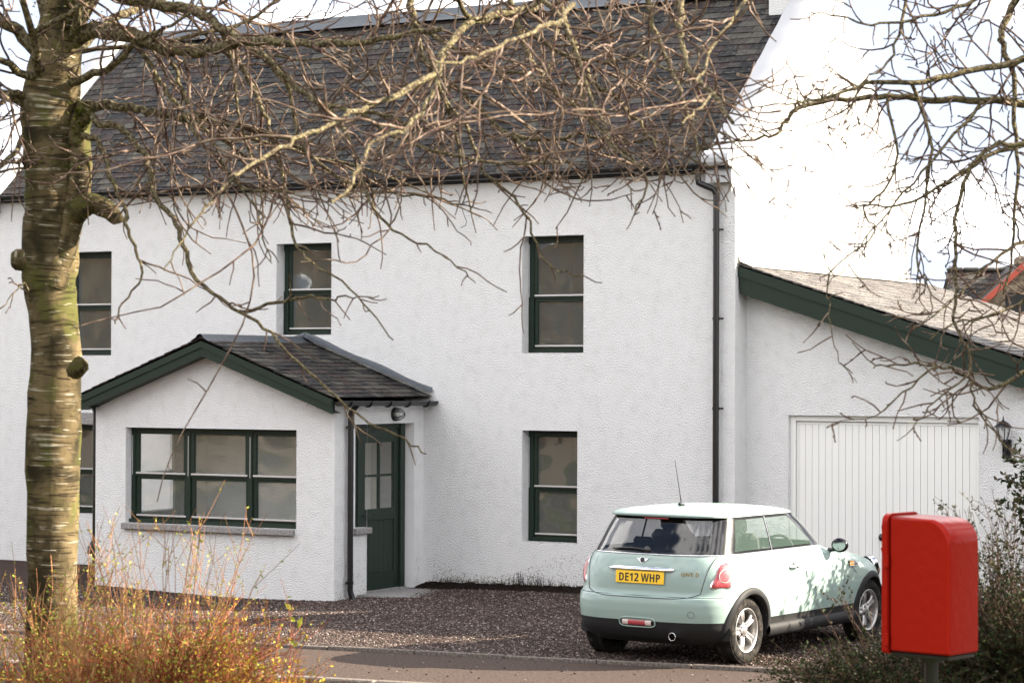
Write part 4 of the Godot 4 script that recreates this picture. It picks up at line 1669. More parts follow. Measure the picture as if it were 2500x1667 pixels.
# right half of the plan outline at a height, rear centre to front centre, as (x, f)
func car_outline(h: float) -> PackedVector2Array:
	var l := car_level(h)
	var w: float = l[1]
	var out := PackedVector2Array()
	var pr := 2.0 / 3.3
	for k in 41:
		var a := PI / 2 * pow(k / 40.0, 1.0)
		out.append(Vector2(w * pow(sin(a), pr), l[2] + l[4] * (1.0 - pow(maxf(cos(a), 0.0), pr))))
	var fa: float = l[2] + l[4]
	var fb: float = l[3] - l[5]
	for k in range(1, 30):
		out.append(Vector2(w, lerpf(fa, fb, k / 30.0)))
	var pf := 2.0 / 2.8
	for k in 41:
		var a := PI / 2 * (1.0 - k / 40.0)
		out.append(Vector2(w * pow(maxf(sin(a), 0.0), pf), l[3] - l[5] * (1.0 - pow(cos(a), pf))))
	return out


func car_run(o: PackedVector2Array) -> PackedFloat32Array:
	var s := PackedFloat32Array([0.0])
	for k in range(1, o.size()):
		s.append(s[k - 1] + o[k].distance_to(o[k - 1]))
	return s


func car_at(o: PackedVector2Array, s: PackedFloat32Array, d: float) -> Vector2:
	var k := clampi(s.bsearch(d), 1, s.size() - 1)
	var f := clampf((d - s[k - 1]) / maxf(s[k] - s[k - 1], 1e-6), 0, 1)
	return o[k - 1].lerp(o[k], f)


# distance along the outline where f reaches a value
func car_where_f(o: PackedVector2Array, s: PackedFloat32Array, f: float) -> float:
	for k in range(1, o.size()):
		if o[k].y >= f:
			return lerpf(s[k - 1], s[k], clampf((f - o[k - 1].y) / maxf(o[k].y - o[k - 1].y, 1e-6), 0, 1))
	return s[s.size() - 1]


func car_where_x(o: PackedVector2Array, s: PackedFloat32Array, x: float) -> float:
	for k in range(1, 42):
		if o[k].x >= x:
			return lerpf(s[k - 1], s[k], clampf((x - o[k - 1].x) / maxf(o[k].x - o[k - 1].x, 1e-6), 0, 1))
	return s[41]


# point on the skin: side given by f (or by x on the tail), lifted off the surface
func skin_f(f: float, h: float, lift := 0.0, right := 1.0) -> Vector3:
	var o := car_outline(h)
	var s := car_run(o)
	var d := car_where_f(o, s, f)
	var p := car_at(o, s, d)
	var q := car_at(o, s, d + 0.02) - car_at(o, s, d - 0.02)
	var n := Vector2(q.y, -q.x).normalized()
	p += n * lift
	return Vector3(p.x * right, h, -p.y)


func skin_x(x: float, h: float, lift := 0.0) -> Vector3:
	var o := car_outline(h)
	var s := car_run(o)
	var d := car_where_x(o, s, absf(x))
	var p := car_at(o, s, d)
	var q := car_at(o, s, d + 0.02) - car_at(o, s, maxf(d - 0.02, 0.0))
	var n := Vector2(q.y, -q.x).normalized()
	p += n * lift
	return Vector3(p.x * signf(x + 1e-9), h, -p.y)


# point on the tail by distance round the outline from the rear centre
func skin_d(d: float, h: float, lift := 0.0, right := 1.0) -> Vector3:
	var o := car_outline(h)
	var s := car_run(o)
	var p := car_at(o, s, d)
	var q := car_at(o, s, d + 0.02) - car_at(o, s, maxf(d - 0.02, 0.0))
	p += Vector2(q.y, -q.x).normalized() * lift
	return Vector3(p.x * right, h, -p.y)


# columns: count of even steps, or 0 for the glasshouse columns; kind: which glasshouse
# cells to keep (-1 all)
func car_loft(g: Geo, hs: Array, columns: int, kind: int, right: float, arches := false) -> void:
	var rows := []
	for h in hs:
		var o := car_outline(h)
		var s := car_run(o)
		var row := PackedVector3Array()
		for d in (steps(0.0, s[s.size() - 1], columns) if columns > 0 else glass_columns(o, s)):
			var p := car_at(o, s, d)
			var q := Vector3(p.x * right, h, -p.y)
			if arches:
				q = arch_snap(q, right)
			row.append(q)
		if right < 0:
			row.reverse()
		rows.append(row)
	var nc: int = rows[0].size()
	var mask := PackedByteArray()
	for r in rows.size() - 1:
		for k in nc - 1:
			var kk: int = k if right > 0 else nc - 2 - k
			var keep := 1
			if arches:
				var c: Vector3 = (rows[r][k] + rows[r][k + 1] + rows[r + 1][k] + rows[r + 1][k + 1]) / 4.0
				for w in [0.0, 2.467]:
					if Vector2(-c.z - w, c.y - 0.30).length() < 0.345:
						keep = 0
			if kind >= 0 and glass_kind(kk, r) != kind:
				keep = 0
			mask.append(keep)
	g.sheet(rows, false, Vector2.ONE, mask)


# glasshouse columns fall on the window edges at every height
func glass_columns(o: PackedVector2Array, s: PackedFloat32Array) -> Array:
	var w := o[41].x
	var b := [0.0, car_where_x(o, s, w * 0.84), car_where_x(o, s, w * 0.992), car_where_f(o, s, 0.565), car_where_f(o, s, 0.60)]
	var fe := o[o.size() - 1].y
	b.append(car_where_f(o, s, fe - 0.40))
	b.append(car_where_f(o, s, fe - 0.27))
	b.append(s[s.size() - 1])
	var out := []
	var n := [16, 9, 14, 2, 16, 4, 16]
	for k in 7:
		for j in n[k]:
			out.append(lerpf(b[k], b[k + 1], float(j) / n[k]))
	out.append(b[7])
	return out


func glass_kind(k: int, r: int) -> int:
	if r < 1 or r >= 11:
		return 0
	if k < 16:
		return 1
	if k >= 25 and k < 39:
		return 2
	if k >= 41 and k < 57:
		return 3
	return 4 if k >= 61 else 0


const ARCH_R := 0.345

func arch_snap(q: Vector3, right: float) -> Vector3:
	for w in [0.0, 2.467]:
		var d := Vector2(-q.z - w, q.y - 0.30)
		var l := d.length()
		if l > ARCH_R - 0.018 and l < ARCH_R + 0.012 and absf(q.x) > 0.3:
			d = d.normalized() * ARCH_R
			var p := skin_f(w + d.x, maxf(0.30 + d.y, 0.19), 0.0, right)
			return Vector3(p.x, 0.30 + d.y, -(w + d.x))
	return q


func steps(a: float, b: float, n: int) -> Array:
	var out := []
	for k in n + 1:
		out.append(lerpf(a, b, float(k) / n))
	return out


# narrow dark shut line along skin points, its groove shade painted as a thin dark tube
func seam(parent: Node, pts: PackedVector3Array, w := 0.0028, called := "shut_line", m: Material = null) -> void:
	var g := Geo.new()
	var rr := PackedFloat32Array()
	rr.resize(pts.size())
	rr.fill(w)
	g.tube(pts, rr, 5)
	add(g, called, m if m else M.car_seam, parent)


func build_car() -> void:
	var car := thing("hatchback_car", "small pale mint green three door hatchback parked on the gravel before the garage", "car", Vector3(2.012, 0.0, 5.862), -0.0973)
	var hs := []
	for k in 31:
		hs.append(lerpf(0.40, 1.0, k / 30.0))
	for extra in [0.615, 0.625, 0.635]:
		hs.append(extra)
	hs.sort()
	var body := hub("body", car)
	var g := Geo.new()
	var gl := Geo.new()
	for right in [1.0, -1.0]:
		car_loft(g, hs, 150, -1, right, true)
		car_loft(gl, [0.19, 0.21, 0.23, 0.25, 0.27, 0.29, 0.31, 0.325, 0.34, 0.36, 0.38, 0.40], 150, -1, right, true)
	add(g, "lower_body", M.car_paint, body)
	add(gl, "lower_trim", M.car_trim, body)
	# floor pan
	g = Geo.new()
	g.box(Vector3(-0.62, 0.20, -2.1), Vector3(0.62, 0.24, -0.36))
	g.box(Vector3(-0.52, 0.22, 0.36), Vector3(0.52, 0.26, 0.5))
	g.box(Vector3(-0.5, 0.24, -2.9), Vector3(0.5, 0.28, -2.1))
	g.box(Vector3(-0.56, 0.25, -0.36), Vector3(0.56, 0.5, 0.36))
	add(g, "floor_pan", M.car_seam, body)
	# sill panel of paint above the black sill between the wheels
	# glasshouse: columns fall on the window edges at every height
	var gh := [1.0, 1.025, 1.05, 1.08, 1.11, 1.14, 1.17, 1.20, 1.23, 1.26, 1.285, 1.305, 1.326]
	g = Geo.new()
	for right in [1.0, -1.0]:
		car_loft(g, gh, 0, 0, right)
	add(g, "pillars", M.car_black, body)
	var names := {1: "rear_window", 2: "quarter_window", 3: "door_window", 4: "windscreen"}
	for kind in [1, 4]:
		g = Geo.new()
		for right in [1.0, -1.0]:
			car_loft(g, gh, 0, kind, right)
		add(g, names[kind], M.car_rear_glass if kind == 1 else M.car_glass, car)
	for kind in [2, 3]:
		for right in [1.0, -1.0]:
			g = Geo.new()
			car_loft(g, gh, 0, kind, right)
			add(g, names[kind], M.car_glass, car)
	# roof
	g = Geo.new()
	var rh := [1.332, 1.341, 1.350, 1.359, 1.368, 1.377, 1.386, 1.393, 1.400, 1.405, 1.410, 1.414]
	for right in [1.0, -1.0]:
		car_loft(g, rh, 60, -1, right)
	g.quad(Vector3(-0.12, 1.414, -0.22), Vector3(0.12, 1.414, -0.22), Vector3(0.12, 1.414, -0.63), Vector3(-0.12, 1.414, -0.63))
	var roof := add(g, "roof", M.car_paint, body)
	g = Geo.new()
	for right in [1.0, -1.0]:
		car_loft(g, [1.326, 1.332], 60, -1, right)
	add(g, "roof_gutter", M.car_black, body)
	# bright strip along the belt line
	g = Geo.new()
	var belt := PackedVector3Array()
	for k in 61:
		var o := car_outline(0.998)
		var s := car_run(o)
		var p := car_at(o, s, s[s.size() - 1] * 0.72 * k / 60.0)
		belt.append(Vector3(p.x * 1.004, 1.0, -p.y + 0.003))
	var rr := PackedFloat32Array()
	rr.resize(61)
	rr.fill(0.0065)
	g.tube(belt, rr, 6)
	for k in 61:
		belt[k].x = -belt[k].x
	g.tube(belt, rr, 6)
	add(g, "belt_strip", M.chrome, body)
	# cabin: tub, parcel shelf, seats, dashboard, steering wheel
	var cab := hub("cabin", car)
	g = Geo.new()
	for right in [1.0, -1.0]:
		var rows := []
		for h in [0.40, 0.7, 0.94]:
			var row := PackedVector3Array()
			for f in [-0.2, 0.0, 0.5, 1.0, 1.5, 1.6]:
				row.append(Vector3(0.64 * right, h, -f))
			rows.append(row)
		if right > 0:
			for r in rows:
				r.reverse()
		g.sheet(rows)
	g.box(Vector3(-0.66, 0.24, -1.8), Vector3(0.66, 0.40, 0.42))
	g.box(Vector3(-0.60, 0.93, 0.02), Vector3(0.60, 0.95, 0.27))
	g.box(Vector3(-0.46, 0.931, 0.27), Vector3(0.46, 0.951, 0.42))
	g.box(Vector3(-0.66, 0.6, -1.80), Vector3(0.66, 0.94, -1.50))
	add(g, "tub", M.car_cabin, cab)
	for x in [-0.35, 0.35]:
		var seat := hub("seat", cab)
		g = Geo.new()
		g.cobox(Vector3(x, 0.55, -0.95), Basis(), Vector3(0.24, 0.09, 0.25), 0.04)
		g.cobox(Vector3(x, 0.86, -0.62), Basis(Vector3.RIGHT, 0.22), Vector3(0.235, 0.30, 0.065), 0.05)
		add(g, "seat_body", M.car_cabin, seat)
		g = Geo.new()
		g.cobox(Vector3(x, 1.225, -0.545), Basis(Vector3.RIGHT, 0.15), Vector3(0.125, 0.085, 0.045), 0.04)
		g.tube(PackedVector3Array([Vector3(x - 0.05, 1.1, -0.56), Vector3(x - 0.05, 1.2, -0.55)]), PackedFloat32Array([0.008, 0.008]), 6)
		g.tube(PackedVector3Array([Vector3(x + 0.05, 1.1, -0.56), Vector3(x + 0.05, 1.2, -0.55)]), PackedFloat32Array([0.008, 0.008]), 6)
		add(g, "headrest", M.car_cabin, seat)
	g = Geo.new()
	g.cobox(Vector3(0, 0.78, -0.05), Basis(Vector3.RIGHT, 0.3), Vector3(0.60, 0.26, 0.06), 0.04)
	g.cobox(Vector3(-0.33, 1.06, 0.0), Basis(Vector3.RIGHT, 0.2), Vector3(0.11, 0.06, 0.035), 0.03)
	g.cobox(Vector3(0.33, 1.06, 0.0), Basis(Vector3.RIGHT, 0.2), Vector3(0.11, 0.06, 0.035), 0.03)
	add(g, "rear_seat", M.car_cabin, cab)
	g = Geo.new()
	var ring := PackedVector3Array()
	var rrr := PackedFloat32Array()
	for k in 25:
		var a := TAU * k / 24.0
		ring.append(Vector3(0.36 + cos(a) * 0.18, 0.92 + sin(a) * 0.165, -1.33 - sin(a) * 0.06))
		rrr.append(0.014)
	g.tube(ring, rrr, 8, false)
	add(g, "steering_wheel", M.car_cabin, cab)
	g = Geo.new()
	g.cobox(Vector3(0.0, 1.255, -1.15), Basis(), Vector3(0.12, 0.035, 0.02), 0.015)
	g.tube(PackedVector3Array([Vector3(0, 1.28, -1.16), Vector3(0, 1.33, -1.24)]), PackedFloat32Array([0.01, 0.01]), 6)
	add(g, "inner_mirror", M.car_black, cab)
	# wheel arch lips
	for w in [0.0, 2.467]:
		for right in [1.0, -1.0]:
			g = Geo.new()
			var rows := []
			for p in [[0.325, -0.05], [0.335, 0.012], [0.345, 0.019], [0.375, 0.017], [0.398, 0.008], [0.402, -0.012]]:
				var row := PackedVector3Array()
				for k in 41:
					var a := lerpf(-0.06, PI + 0.10, k / 40.0)
					if w > 1.0:
						a = lerpf(-0.12, PI + 0.08, k / 40.0)
					var f: float = w + cos(a) * p[0]
					var h: float = 0.30 + sin(a) * p[0]
					var q := skin_f(f, clampf(h, 0.20, 0.95), p[1], right)
					row.append(Vector3(q.x, h, -f))
				if right > 0:
					row.reverse()
				rows.append(row)
			rows.reverse()
			g.sheet(rows)
			add(g, "wheel_arch", M.car_trim, car)
			# liner
			g = Geo.new()
			var l1 := PackedVector3Array()
			var l2 := PackedVector3Array()
			for k in 25:
				var a := lerpf(-0.2, PI + 0.2, k / 24.0)
				l1.append(Vector3(0.80 * right, 0.30 + sin(a) * 0.35, -(w + cos(a) * 0.35)))
				l2.append(Vector3(0.50 * right, 0.30 + sin(a) * 0.35, -(w + cos(a) * 0.35)))
			g.sheet([l1, l2])
			for k in 24:
				g.tri(l2[k], l2[k + 1], Vector3(0.50 * right, 0.30, -w))
			add(g, "arch_liner", M.car_seam, car)
	# wheels
	for w in [0.0, 2.467]:
		for right in [1.0, -1.0]:
			make_wheel(car, Vector3(0.710 * right, 0.303, -w), right)
	# side sill
	for right in [1.0, -1.0]:
		g = Geo.new()
		var rows := []
		for p in [[0.20, 0.735], [0.215, 0.80], [0.25, 0.832], [0.285, 0.838], [0.318, 0.832], [0.335, 0.81]]:
			var row := PackedVector3Array()
			for k in 9:
				row.append(Vector3(float(p[1]) * right, p[0], -lerpf(0.36, 2.11, k / 8.0)))
			if right < 0:
				row.reverse()
			rows.append(row)
		g.sheet(rows)
		add(g, "sill_trim", M.car_trim, car)
	# shut lines: door, tailgate, bumper, bonnet
	for right in [1.0, -1.0]:
		var p := PackedVector3Array()
		for k in 17:
			var h := lerpf(0.995, 0.345, k / 16.0)
			p.append(skin_f(0.575 + 0.055 * smoothstep(0.98, 0.75, h), h, 0.0005, right))
		for k in range(1, 13):
			p.append(skin_f(lerpf(0.63, 1.83, k / 12.0), 0.345, 0.0005, right))
		for k in range(1, 17):
			var h := lerpf(0.345, 0.93, k / 16.0)
			p.append(skin_f(1.83 - 0.03 * smoothstep(0.7, 0.95, h), h, 0.0005, right))
		seam(car, p)
		p = PackedVector3Array()
		for k in 15:
			p.append(skin_f(lerpf(-0.62, -0.395, k / 14.0), 0.627, 0.001, right))
		seam(car, p)
	var tp := PackedVector3Array()
	for k in 13:
		var h := lerpf(0.99, 0.66, k / 12.0)
		tp.append(skin_x(-lerpf(0.665, 0.60, k / 12.0), h, 0.001))
	for k in 25:
		var x := lerpf(-0.56, 0.56, k / 24.0)
		tp.append(skin_x(x, 0.612 + 0.03 * pow(absf(x) / 0.56, 6.0), 0.001))
	for k in 13:
		var h := lerpf(0.66, 0.99, k / 12.0)
		tp.append(skin_x(lerpf(0.60, 0.665, k / 12.0), h, 0.001))
	seam(car, tp, 0.0035, "tailgate_line")
	# window dividing bars
	for right in [1.0, -1.0]:
		for f in [0.583]:
			var p := PackedVector3Array()
			for k in 9:
				p.append(skin_f(f, lerpf(1.005, 1.32, k / 8.0), 0.001, right))
			seam(car, p, 0.004, "window_bar", M.chrome)
	car_tail(car)
	car_details(car, roof)


func make_wheel(car: Node3D, o: Vector3, right: float) -> void:
	var wheel := hub("wheel", car, o)
	wheel.rotation.y = 0.0 if right > 0 else PI
	var g := Geo.new()
	var t := PackedVector2Array()
	for p in [[0.200, -0.075], [0.215, -0.092], [0.26, -0.094], [0.288, -0.088], [0.301, -0.07], [0.3045, -0.04], [0.305, 0.0], [0.3045, 0.04], [0.301, 0.066], [0.288, 0.084], [0.262, 0.090], [0.232, 0.089], [0.213, 0.080], [0.206, 0.072], [0.200, 0.05]]:
		t.append(Vector2(p[0], p[1]))
	g.lathe(Vector3.ZERO, Vector3(1, 0, 0), t, 56)
	# tread blocks along the shoulders
	for k in 64:
		var a := TAU * k / 64
		for s in [-1.0, 1.0]:
			var b := Basis(Vector3(1, 0, 0), -a + 0.02)
			var rd := b * Vector3(0, 1, 0)
			g.obox(rd * 0.3035 + Vector3(0.056 * s, 0, 0), Basis(Vector3(1, 0, 0), rd, Vector3(1, 0, 0).cross(rd)), Vector3(0.020, 0.004, 0.0095))
	add(g, "tyre", M.tyre, wheel)
	g = Geo.new()
	var r := PackedVector2Array()
	for p in [[0.200, 0.05], [0.2065, 0.071], [0.206, 0.078], [0.199, 0.080], [0.190, 0.073], [0.183, 0.060], [0.178, 0.02], [0.172, -0.06]]:
		r.append(Vector2(p[0], p[1]))
	g.lathe(Vector3.ZERO, Vector3(1, 0, 0), r, 48)
	# five broad spokes with a shallow channel down each
	for k in 5:
		var a := TAU * k / 5 + 0.31
		var rd := Vector3(0, cos(a), sin(a))
		var tg := Vector3(0, -sin(a), cos(a))
		var rows := []
		for q in [[-1.0, 0.030], [-0.92, 0.046], [-0.55, 0.052], [-0.25, 0.040], [0.25, 0.040], [0.55, 0.052], [0.92, 0.046], [1.0, 0.030]]:
			var row := PackedVector3Array()
			for j in 7:
				var f := j / 6.0
				var rad := lerpf(0.045, 0.188, f)
				var hw := lerpf(0.030, 0.036, f) + 0.014 * pow(f, 4.0)
				row.append(rd * rad + tg * hw * float(q[0]) + Vector3(float(q[1]) + 0.012 * sin(f * PI) - 0.010 + 0.018 * f, 0, 0))
			rows.append(row)
		rows.reverse()
		g.sheet(rows)
	add(g, "rim", M.alloy, wheel)
	g = Geo.new()
	var c := PackedVector2Array()
	for p in [[0.075, 0.01], [0.070, 0.045], [0.050, 0.056], [0.031, 0.058], [0.030, 0.064], [0.0, 0.067]]:
		c.append(Vector2(p[0], p[1]))
	g.lathe(Vector3.ZERO, Vector3(1, 0, 0), c, 24)
	add(g, "hub_cap", M.alloy, wheel)
	g = Geo.new()
	for k in 5:
		var a := TAU * k / 5 + 0.31 + TAU / 10
		g.lathe(Vector3(0.045, cos(a) * 0.052, sin(a) * 0.052), Vector3(1, 0, 0), PackedVector2Array([Vector2(0.010, 0), Vector2(0.010, 0.012), Vector2(0, 0.013)]), 8)
	add(g, "bolts", M.car_trim, wheel)
	g = Geo.new()
	g.lathe(Vector3.ZERO, Vector3(1, 0, 0), PackedVector2Array([Vector2(0.172, -0.03), Vector2(0.135, -0.012), Vector2(0.13, 0.0), Vector2(0.0, 0.0)]), 32)
	add(g, "brake_disc", M.car_seam, wheel)


# a patch on the tail outlined by x/height points, lifted off the skin
func tail_patch(poly: PackedVector2Array, lift: float, thick: float, parent: Node, called: String, m: Material, round_ := 0.0) -> MeshInstance3D:
	var g := Geo.new()
	var c := Vector2.ZERO
	for p in poly:
		c += p / poly.size()
	var rows := []
	for f in [1.04, 1.0, 0.94, 0.8, 0.6, 0.4, 0.2, 0.0]:
		var row := PackedVector3Array()
		for p in poly:
			var q: Vector2 = c + (p - c) * minf(f, 1.0)
			var l := lift + thick * sqrt(maxf(0.0, 1.0 - pow(minf(f, 1.0), 4.0)))
			if f > 1.0:
				l = -0.004
			row.append(skin_x(q.x, q.y, l) if round_ == 0.0 else skin_d(absf(q.x), q.y, l, round_))
		rows.append(row)
	# counter-clockwise outlines give outward faces
	var area := 0.0
	for k in poly.size():
		var q := poly[(k + 1) % poly.size()]
		area += poly[k].x * q.y - q.x * poly[k].y
	if area < 0:
		for r in rows:
			r.reverse()
	g.sheet(rows, true)
	return add(g, called, m, parent)


func car_tail(car: Node3D) -> void:
	# tail lamps: bright ring, red lens, round inner lamp
	for s in [1.0, -1.0]:
		var lamp := hub("tail_lamp", car)
		var o := PackedVector2Array()
		var corners := [Vector2(0.690, 0.705), Vector2(0.905, 0.712), Vector2(0.895, 0.930), Vector2(0.765, 0.940)]
		for k in 4:
			var a: Vector2 = corners[k]
			var pv: Vector2 = corners[(k + 3) % 4]
			var nx: Vector2 = corners[(k + 1) % 4]
			var p0 := a.move_toward(pv, 0.045)
			var p2 := a.move_toward(nx, 0.045)
			for j in 6:
				var f := j / 5.0
				o.append(p0.lerp(a, f).lerp(a.lerp(p2, f), f))
		var os := PackedVector2Array()
		var oi := PackedVector2Array()
		var c := Vector2(0.815, 0.82)
		for p in o:
			os.append(Vector2((c.x + (p.x - c.x) * 1.07) * s, c.y + (p.y - c.y) * 1.07))
			oi.append(Vector2((c.x + (p.x - c.x) * 0.94) * s, c.y + (p.y - c.y) * 0.94))
		tail_patch(os, 0.002, 0.004, lamp, "ring", M.chrome, s)
		tail_patch(oi, 0.006, 0.010, lamp, "lens", M.lens_red, s)
		var ci := PackedVector2Array()
		var cj := PackedVector2Array()
		var ck := PackedVector2Array()
		for k in 20:
			var a := TAU * k / 20
			ci.append(Vector2((0.825 + cos(a) * 0.062) * s, 0.825 + sin(a) * 0.066))
			cj.append(Vector2((0.825 + cos(a) * 0.054) * s, 0.825 + sin(a) * 0.058))
			ck.append(Vector2((0.825 + cos(a) * 0.024) * s, 0.825 + sin(a) * 0.026))
		tail_patch(ci, 0.0165, 0.002, lamp, "inner_ring", M.lens_clear, s)
		tail_patch(cj, 0.0175, 0.003, lamp, "inner_lens", M.lens_red, s)
		tail_patch(ck, 0.020, 0.003, lamp, "bulb_lens", M.lens_bright, s)
	# chrome handle bar above the number plate
	var g := Geo.new()
	var rows := []
	for p in [[0.848, 0.004], [0.852, 0.026], [0.866, 0.032], [0.882, 0.028], [0.890, 0.006]]:
		var row := PackedVector3Array()
		for k in 21:
			var x := lerpf(-0.345, 0.345, k / 20.0)
			var e := 1.0 - 0.55 * pow(absf(x) / 0.345, 10.0)
			row.append(skin_x(x, 0.868 + (float(p[0]) - 0.868) * e, float(p[1]) * e))
		rows.append(row)
	g.sheet(rows)
	add(g, "tailgate_handle", M.chrome, car)
	# number plate
	var plate := hub("number_plate", car, skin_x(0.0, 0.79, 0.012))
	plate.rotation.x = -0.06
	g = Geo.new()
	g.cobox(Vector3.ZERO, Basis(), Vector3(0.26, 0.0555, 0.004), 0.003)
	add(g, "plate", M.plate_yellow, plate)
	var f := SystemFont.new()
	f.font_names = PackedStringArray(["Droid Sans"])
	f.font_weight = 700
	var tm := TextMesh.new()
	tm.font = f
	tm.text = "DE12 WHP"
	tm.font_size = 64
	tm.pixel_size = 0.00142
	tm.depth = 0.001
	var tx := add_mesh(tm, "lettering", M.plate_ink, plate)
	var ab := tm.get_aabb()
	tx.scale = Vector3(0.44 / maxf(ab.size.x, 0.01), 0.075 / maxf(ab.size.y, 0.01), 1.0)
	tx.position = Vector3(-(ab.position.x + ab.size.x / 2) * tx.scale.x, -(ab.position.y + ab.size.y / 2) * tx.scale.y, 0.0052)
	# recess round the plate: a shallow pressed panel
	# badge
	var badge := hub("badge", car, skin_x(0.0, 0.945, 0.004))
	badge.rotation.x = -0.22
	g = Geo.new()
	g.lathe(Vector3.ZERO, Vector3(0, 0, 1), PackedVector2Array([Vector2(0.024, 0), Vector2(0.024, 0.005), Vector2(0.019, 0.007), Vector2(0, 0.007)]), 20)
	add(g, "disc", M.plate_ink, badge)
	g = Geo.new()
	for s in [1.0, -1.0]:
		g.prism(PackedVector2Array([Vector2(0.022 * s, -0.012), Vector2(0.036 * s, -0.010), Vector2(0.068 * s, 0.018), Vector2(0.022 * s, 0.014)]), Vector3(0, 0, 0.005), Vector3.RIGHT, Vector3.UP, 0.005)
	g.lathe(Vector3(0, 0, 0.004), Vector3(0, 0, 1), PackedVector2Array([Vector2(0.029, -0.002), Vector2(0.029, 0.003), Vector2(0.024, 0.003), Vector2(0.024, -0.002)]), 20)
	add(g, "wing", M.chrome, badge)
	var tm2 := TextMesh.new()
	tm2.font = f
	tm2.text = "ONE D"
	tm2.font_size = 48
	tm2.pixel_size = 0.001
	tm2.depth = 0.004
	var t2 := add_mesh(tm2, "script_badge", M.chrome, car)
	var a2 := tm2.get_aabb()
	var sc := 0.165 / maxf(a2.size.x, 0.01)
	t2.scale = Vector3(sc, 0.036 / maxf(a2.size.y, 0.01), 1.0)
	t2.position = skin_x(0.50, 0.835, 0.006)
	t2.rotation.y = 0.36
	t2.rotation.x = -0.06
	# fog lamp in the bumper
	var fog := hub("fog_lamp", car)
	for q in [["lens", -0.09, 0.09, M.lens_red], ["reflector", -0.155, -0.092, M.lens_clear], ["reflector", 0.092, 0.155, M.lens_clear]]:
		g = Geo.new()
		var rw := []
		for p in [[0.358, 0.006], [0.362, 0.014], [0.380, 0.016], [0.400, 0.012], [0.404, 0.004]]:
			var row := PackedVector3Array()
			for k in 9:
				row.append(skin_x(lerpf(q[1], q[2], k / 8.0), p[0], p[1]))
			rw.append(row)
		g.sheet(rw)
		add(g, q[0], q[3], fog)
	g = Geo.new()
	var loop := PackedVector3Array()
	var lr := PackedFloat32Array()
	for k in 41:
		var a := TAU * k / 40
		var x := signf(cos(a)) * pow(absf(cos(a)), 0.35) * 0.19
		var h := 0.384 + signf(sin(a)) * pow(absf(sin(a)), 0.6) * 0.042
		loop.append(skin_x(x, h, 0.003))
		lr.append(0.007)
	g.tube(loop, lr, 6, false)
	add(g, "surround", M.car_paint, fog)
	# exhaust
	g = Geo.new()
	g.lathe(Vector3(0.385, 0.275, 0.40), Vector3(0, 0, 1), PackedVector2Array([Vector2(0.034, 0), Vector2(0.035, 0.24), Vector2(0.0375, 0.255), Vector2(0.036, 0.262), Vector2(0.030, 0.258), Vector2(0.028, 0.10)]), 24)
	add(g, "exhaust", M.chrome, car)
	g = Geo.new()
	g.lathe(Vector3(0.385, 0.275, 0.50), Vector3(0, 0, 1), PackedVector2Array([Vector2(0.028, 0), Vector2(0.0, 0.001)]), 16)
	add(g, "exhaust_bore", M.car_seam, car)
	# tow eye cover
	g = Geo.new()
	var lp := PackedVector3Array()
	var l2 := PackedFloat32Array()
	for k in 21:
		var a := TAU * k / 20
		lp.append(skin_x(0.545 + cos(a) * 0.03, 0.475 + sin(a) * 0.03, 0.0))
		l2.append(0.0018)
	g.tube(lp, l2, 5, false)
	add(g, "tow_eye_cover", M.car_seam, car)
	# wiper on the rear window
	g = Geo.new()
	var wp := PackedVector3Array()
	for k in 9:
		wp.append(skin_x(lerpf(0.02, -0.36, k / 8.0), 1.035 + 0.012 * sin(k / 8.0 * PI), 0.018))
	var wr := PackedFloat32Array([0.016, 0.014, 0.011, 0.009, 0.009, 0.009, 0.009, 0.008, 0.006])
	g.tube(wp, wr, 6)
	g.lathe(skin_x(0.02, 1.035, 0.0), Vector3(0, 0.35, 1).normalized(), PackedVector2Array([Vector2(0.034, 0), Vector2(0.032, 0.018), Vector2(0.02, 0.026), Vector2(0, 0.028)]), 14)
	add(g, "rear_wiper", M.car_black, car)
	# brake light strip under the roof edge
	g = Geo.new()
	g.cobox(Vector3(0, 1.318, 0.305), Basis(), Vector3(0.13, 0.006, 0.01), 0.003)
	add(g, "high_brake_lamp", M.lens_red, car)


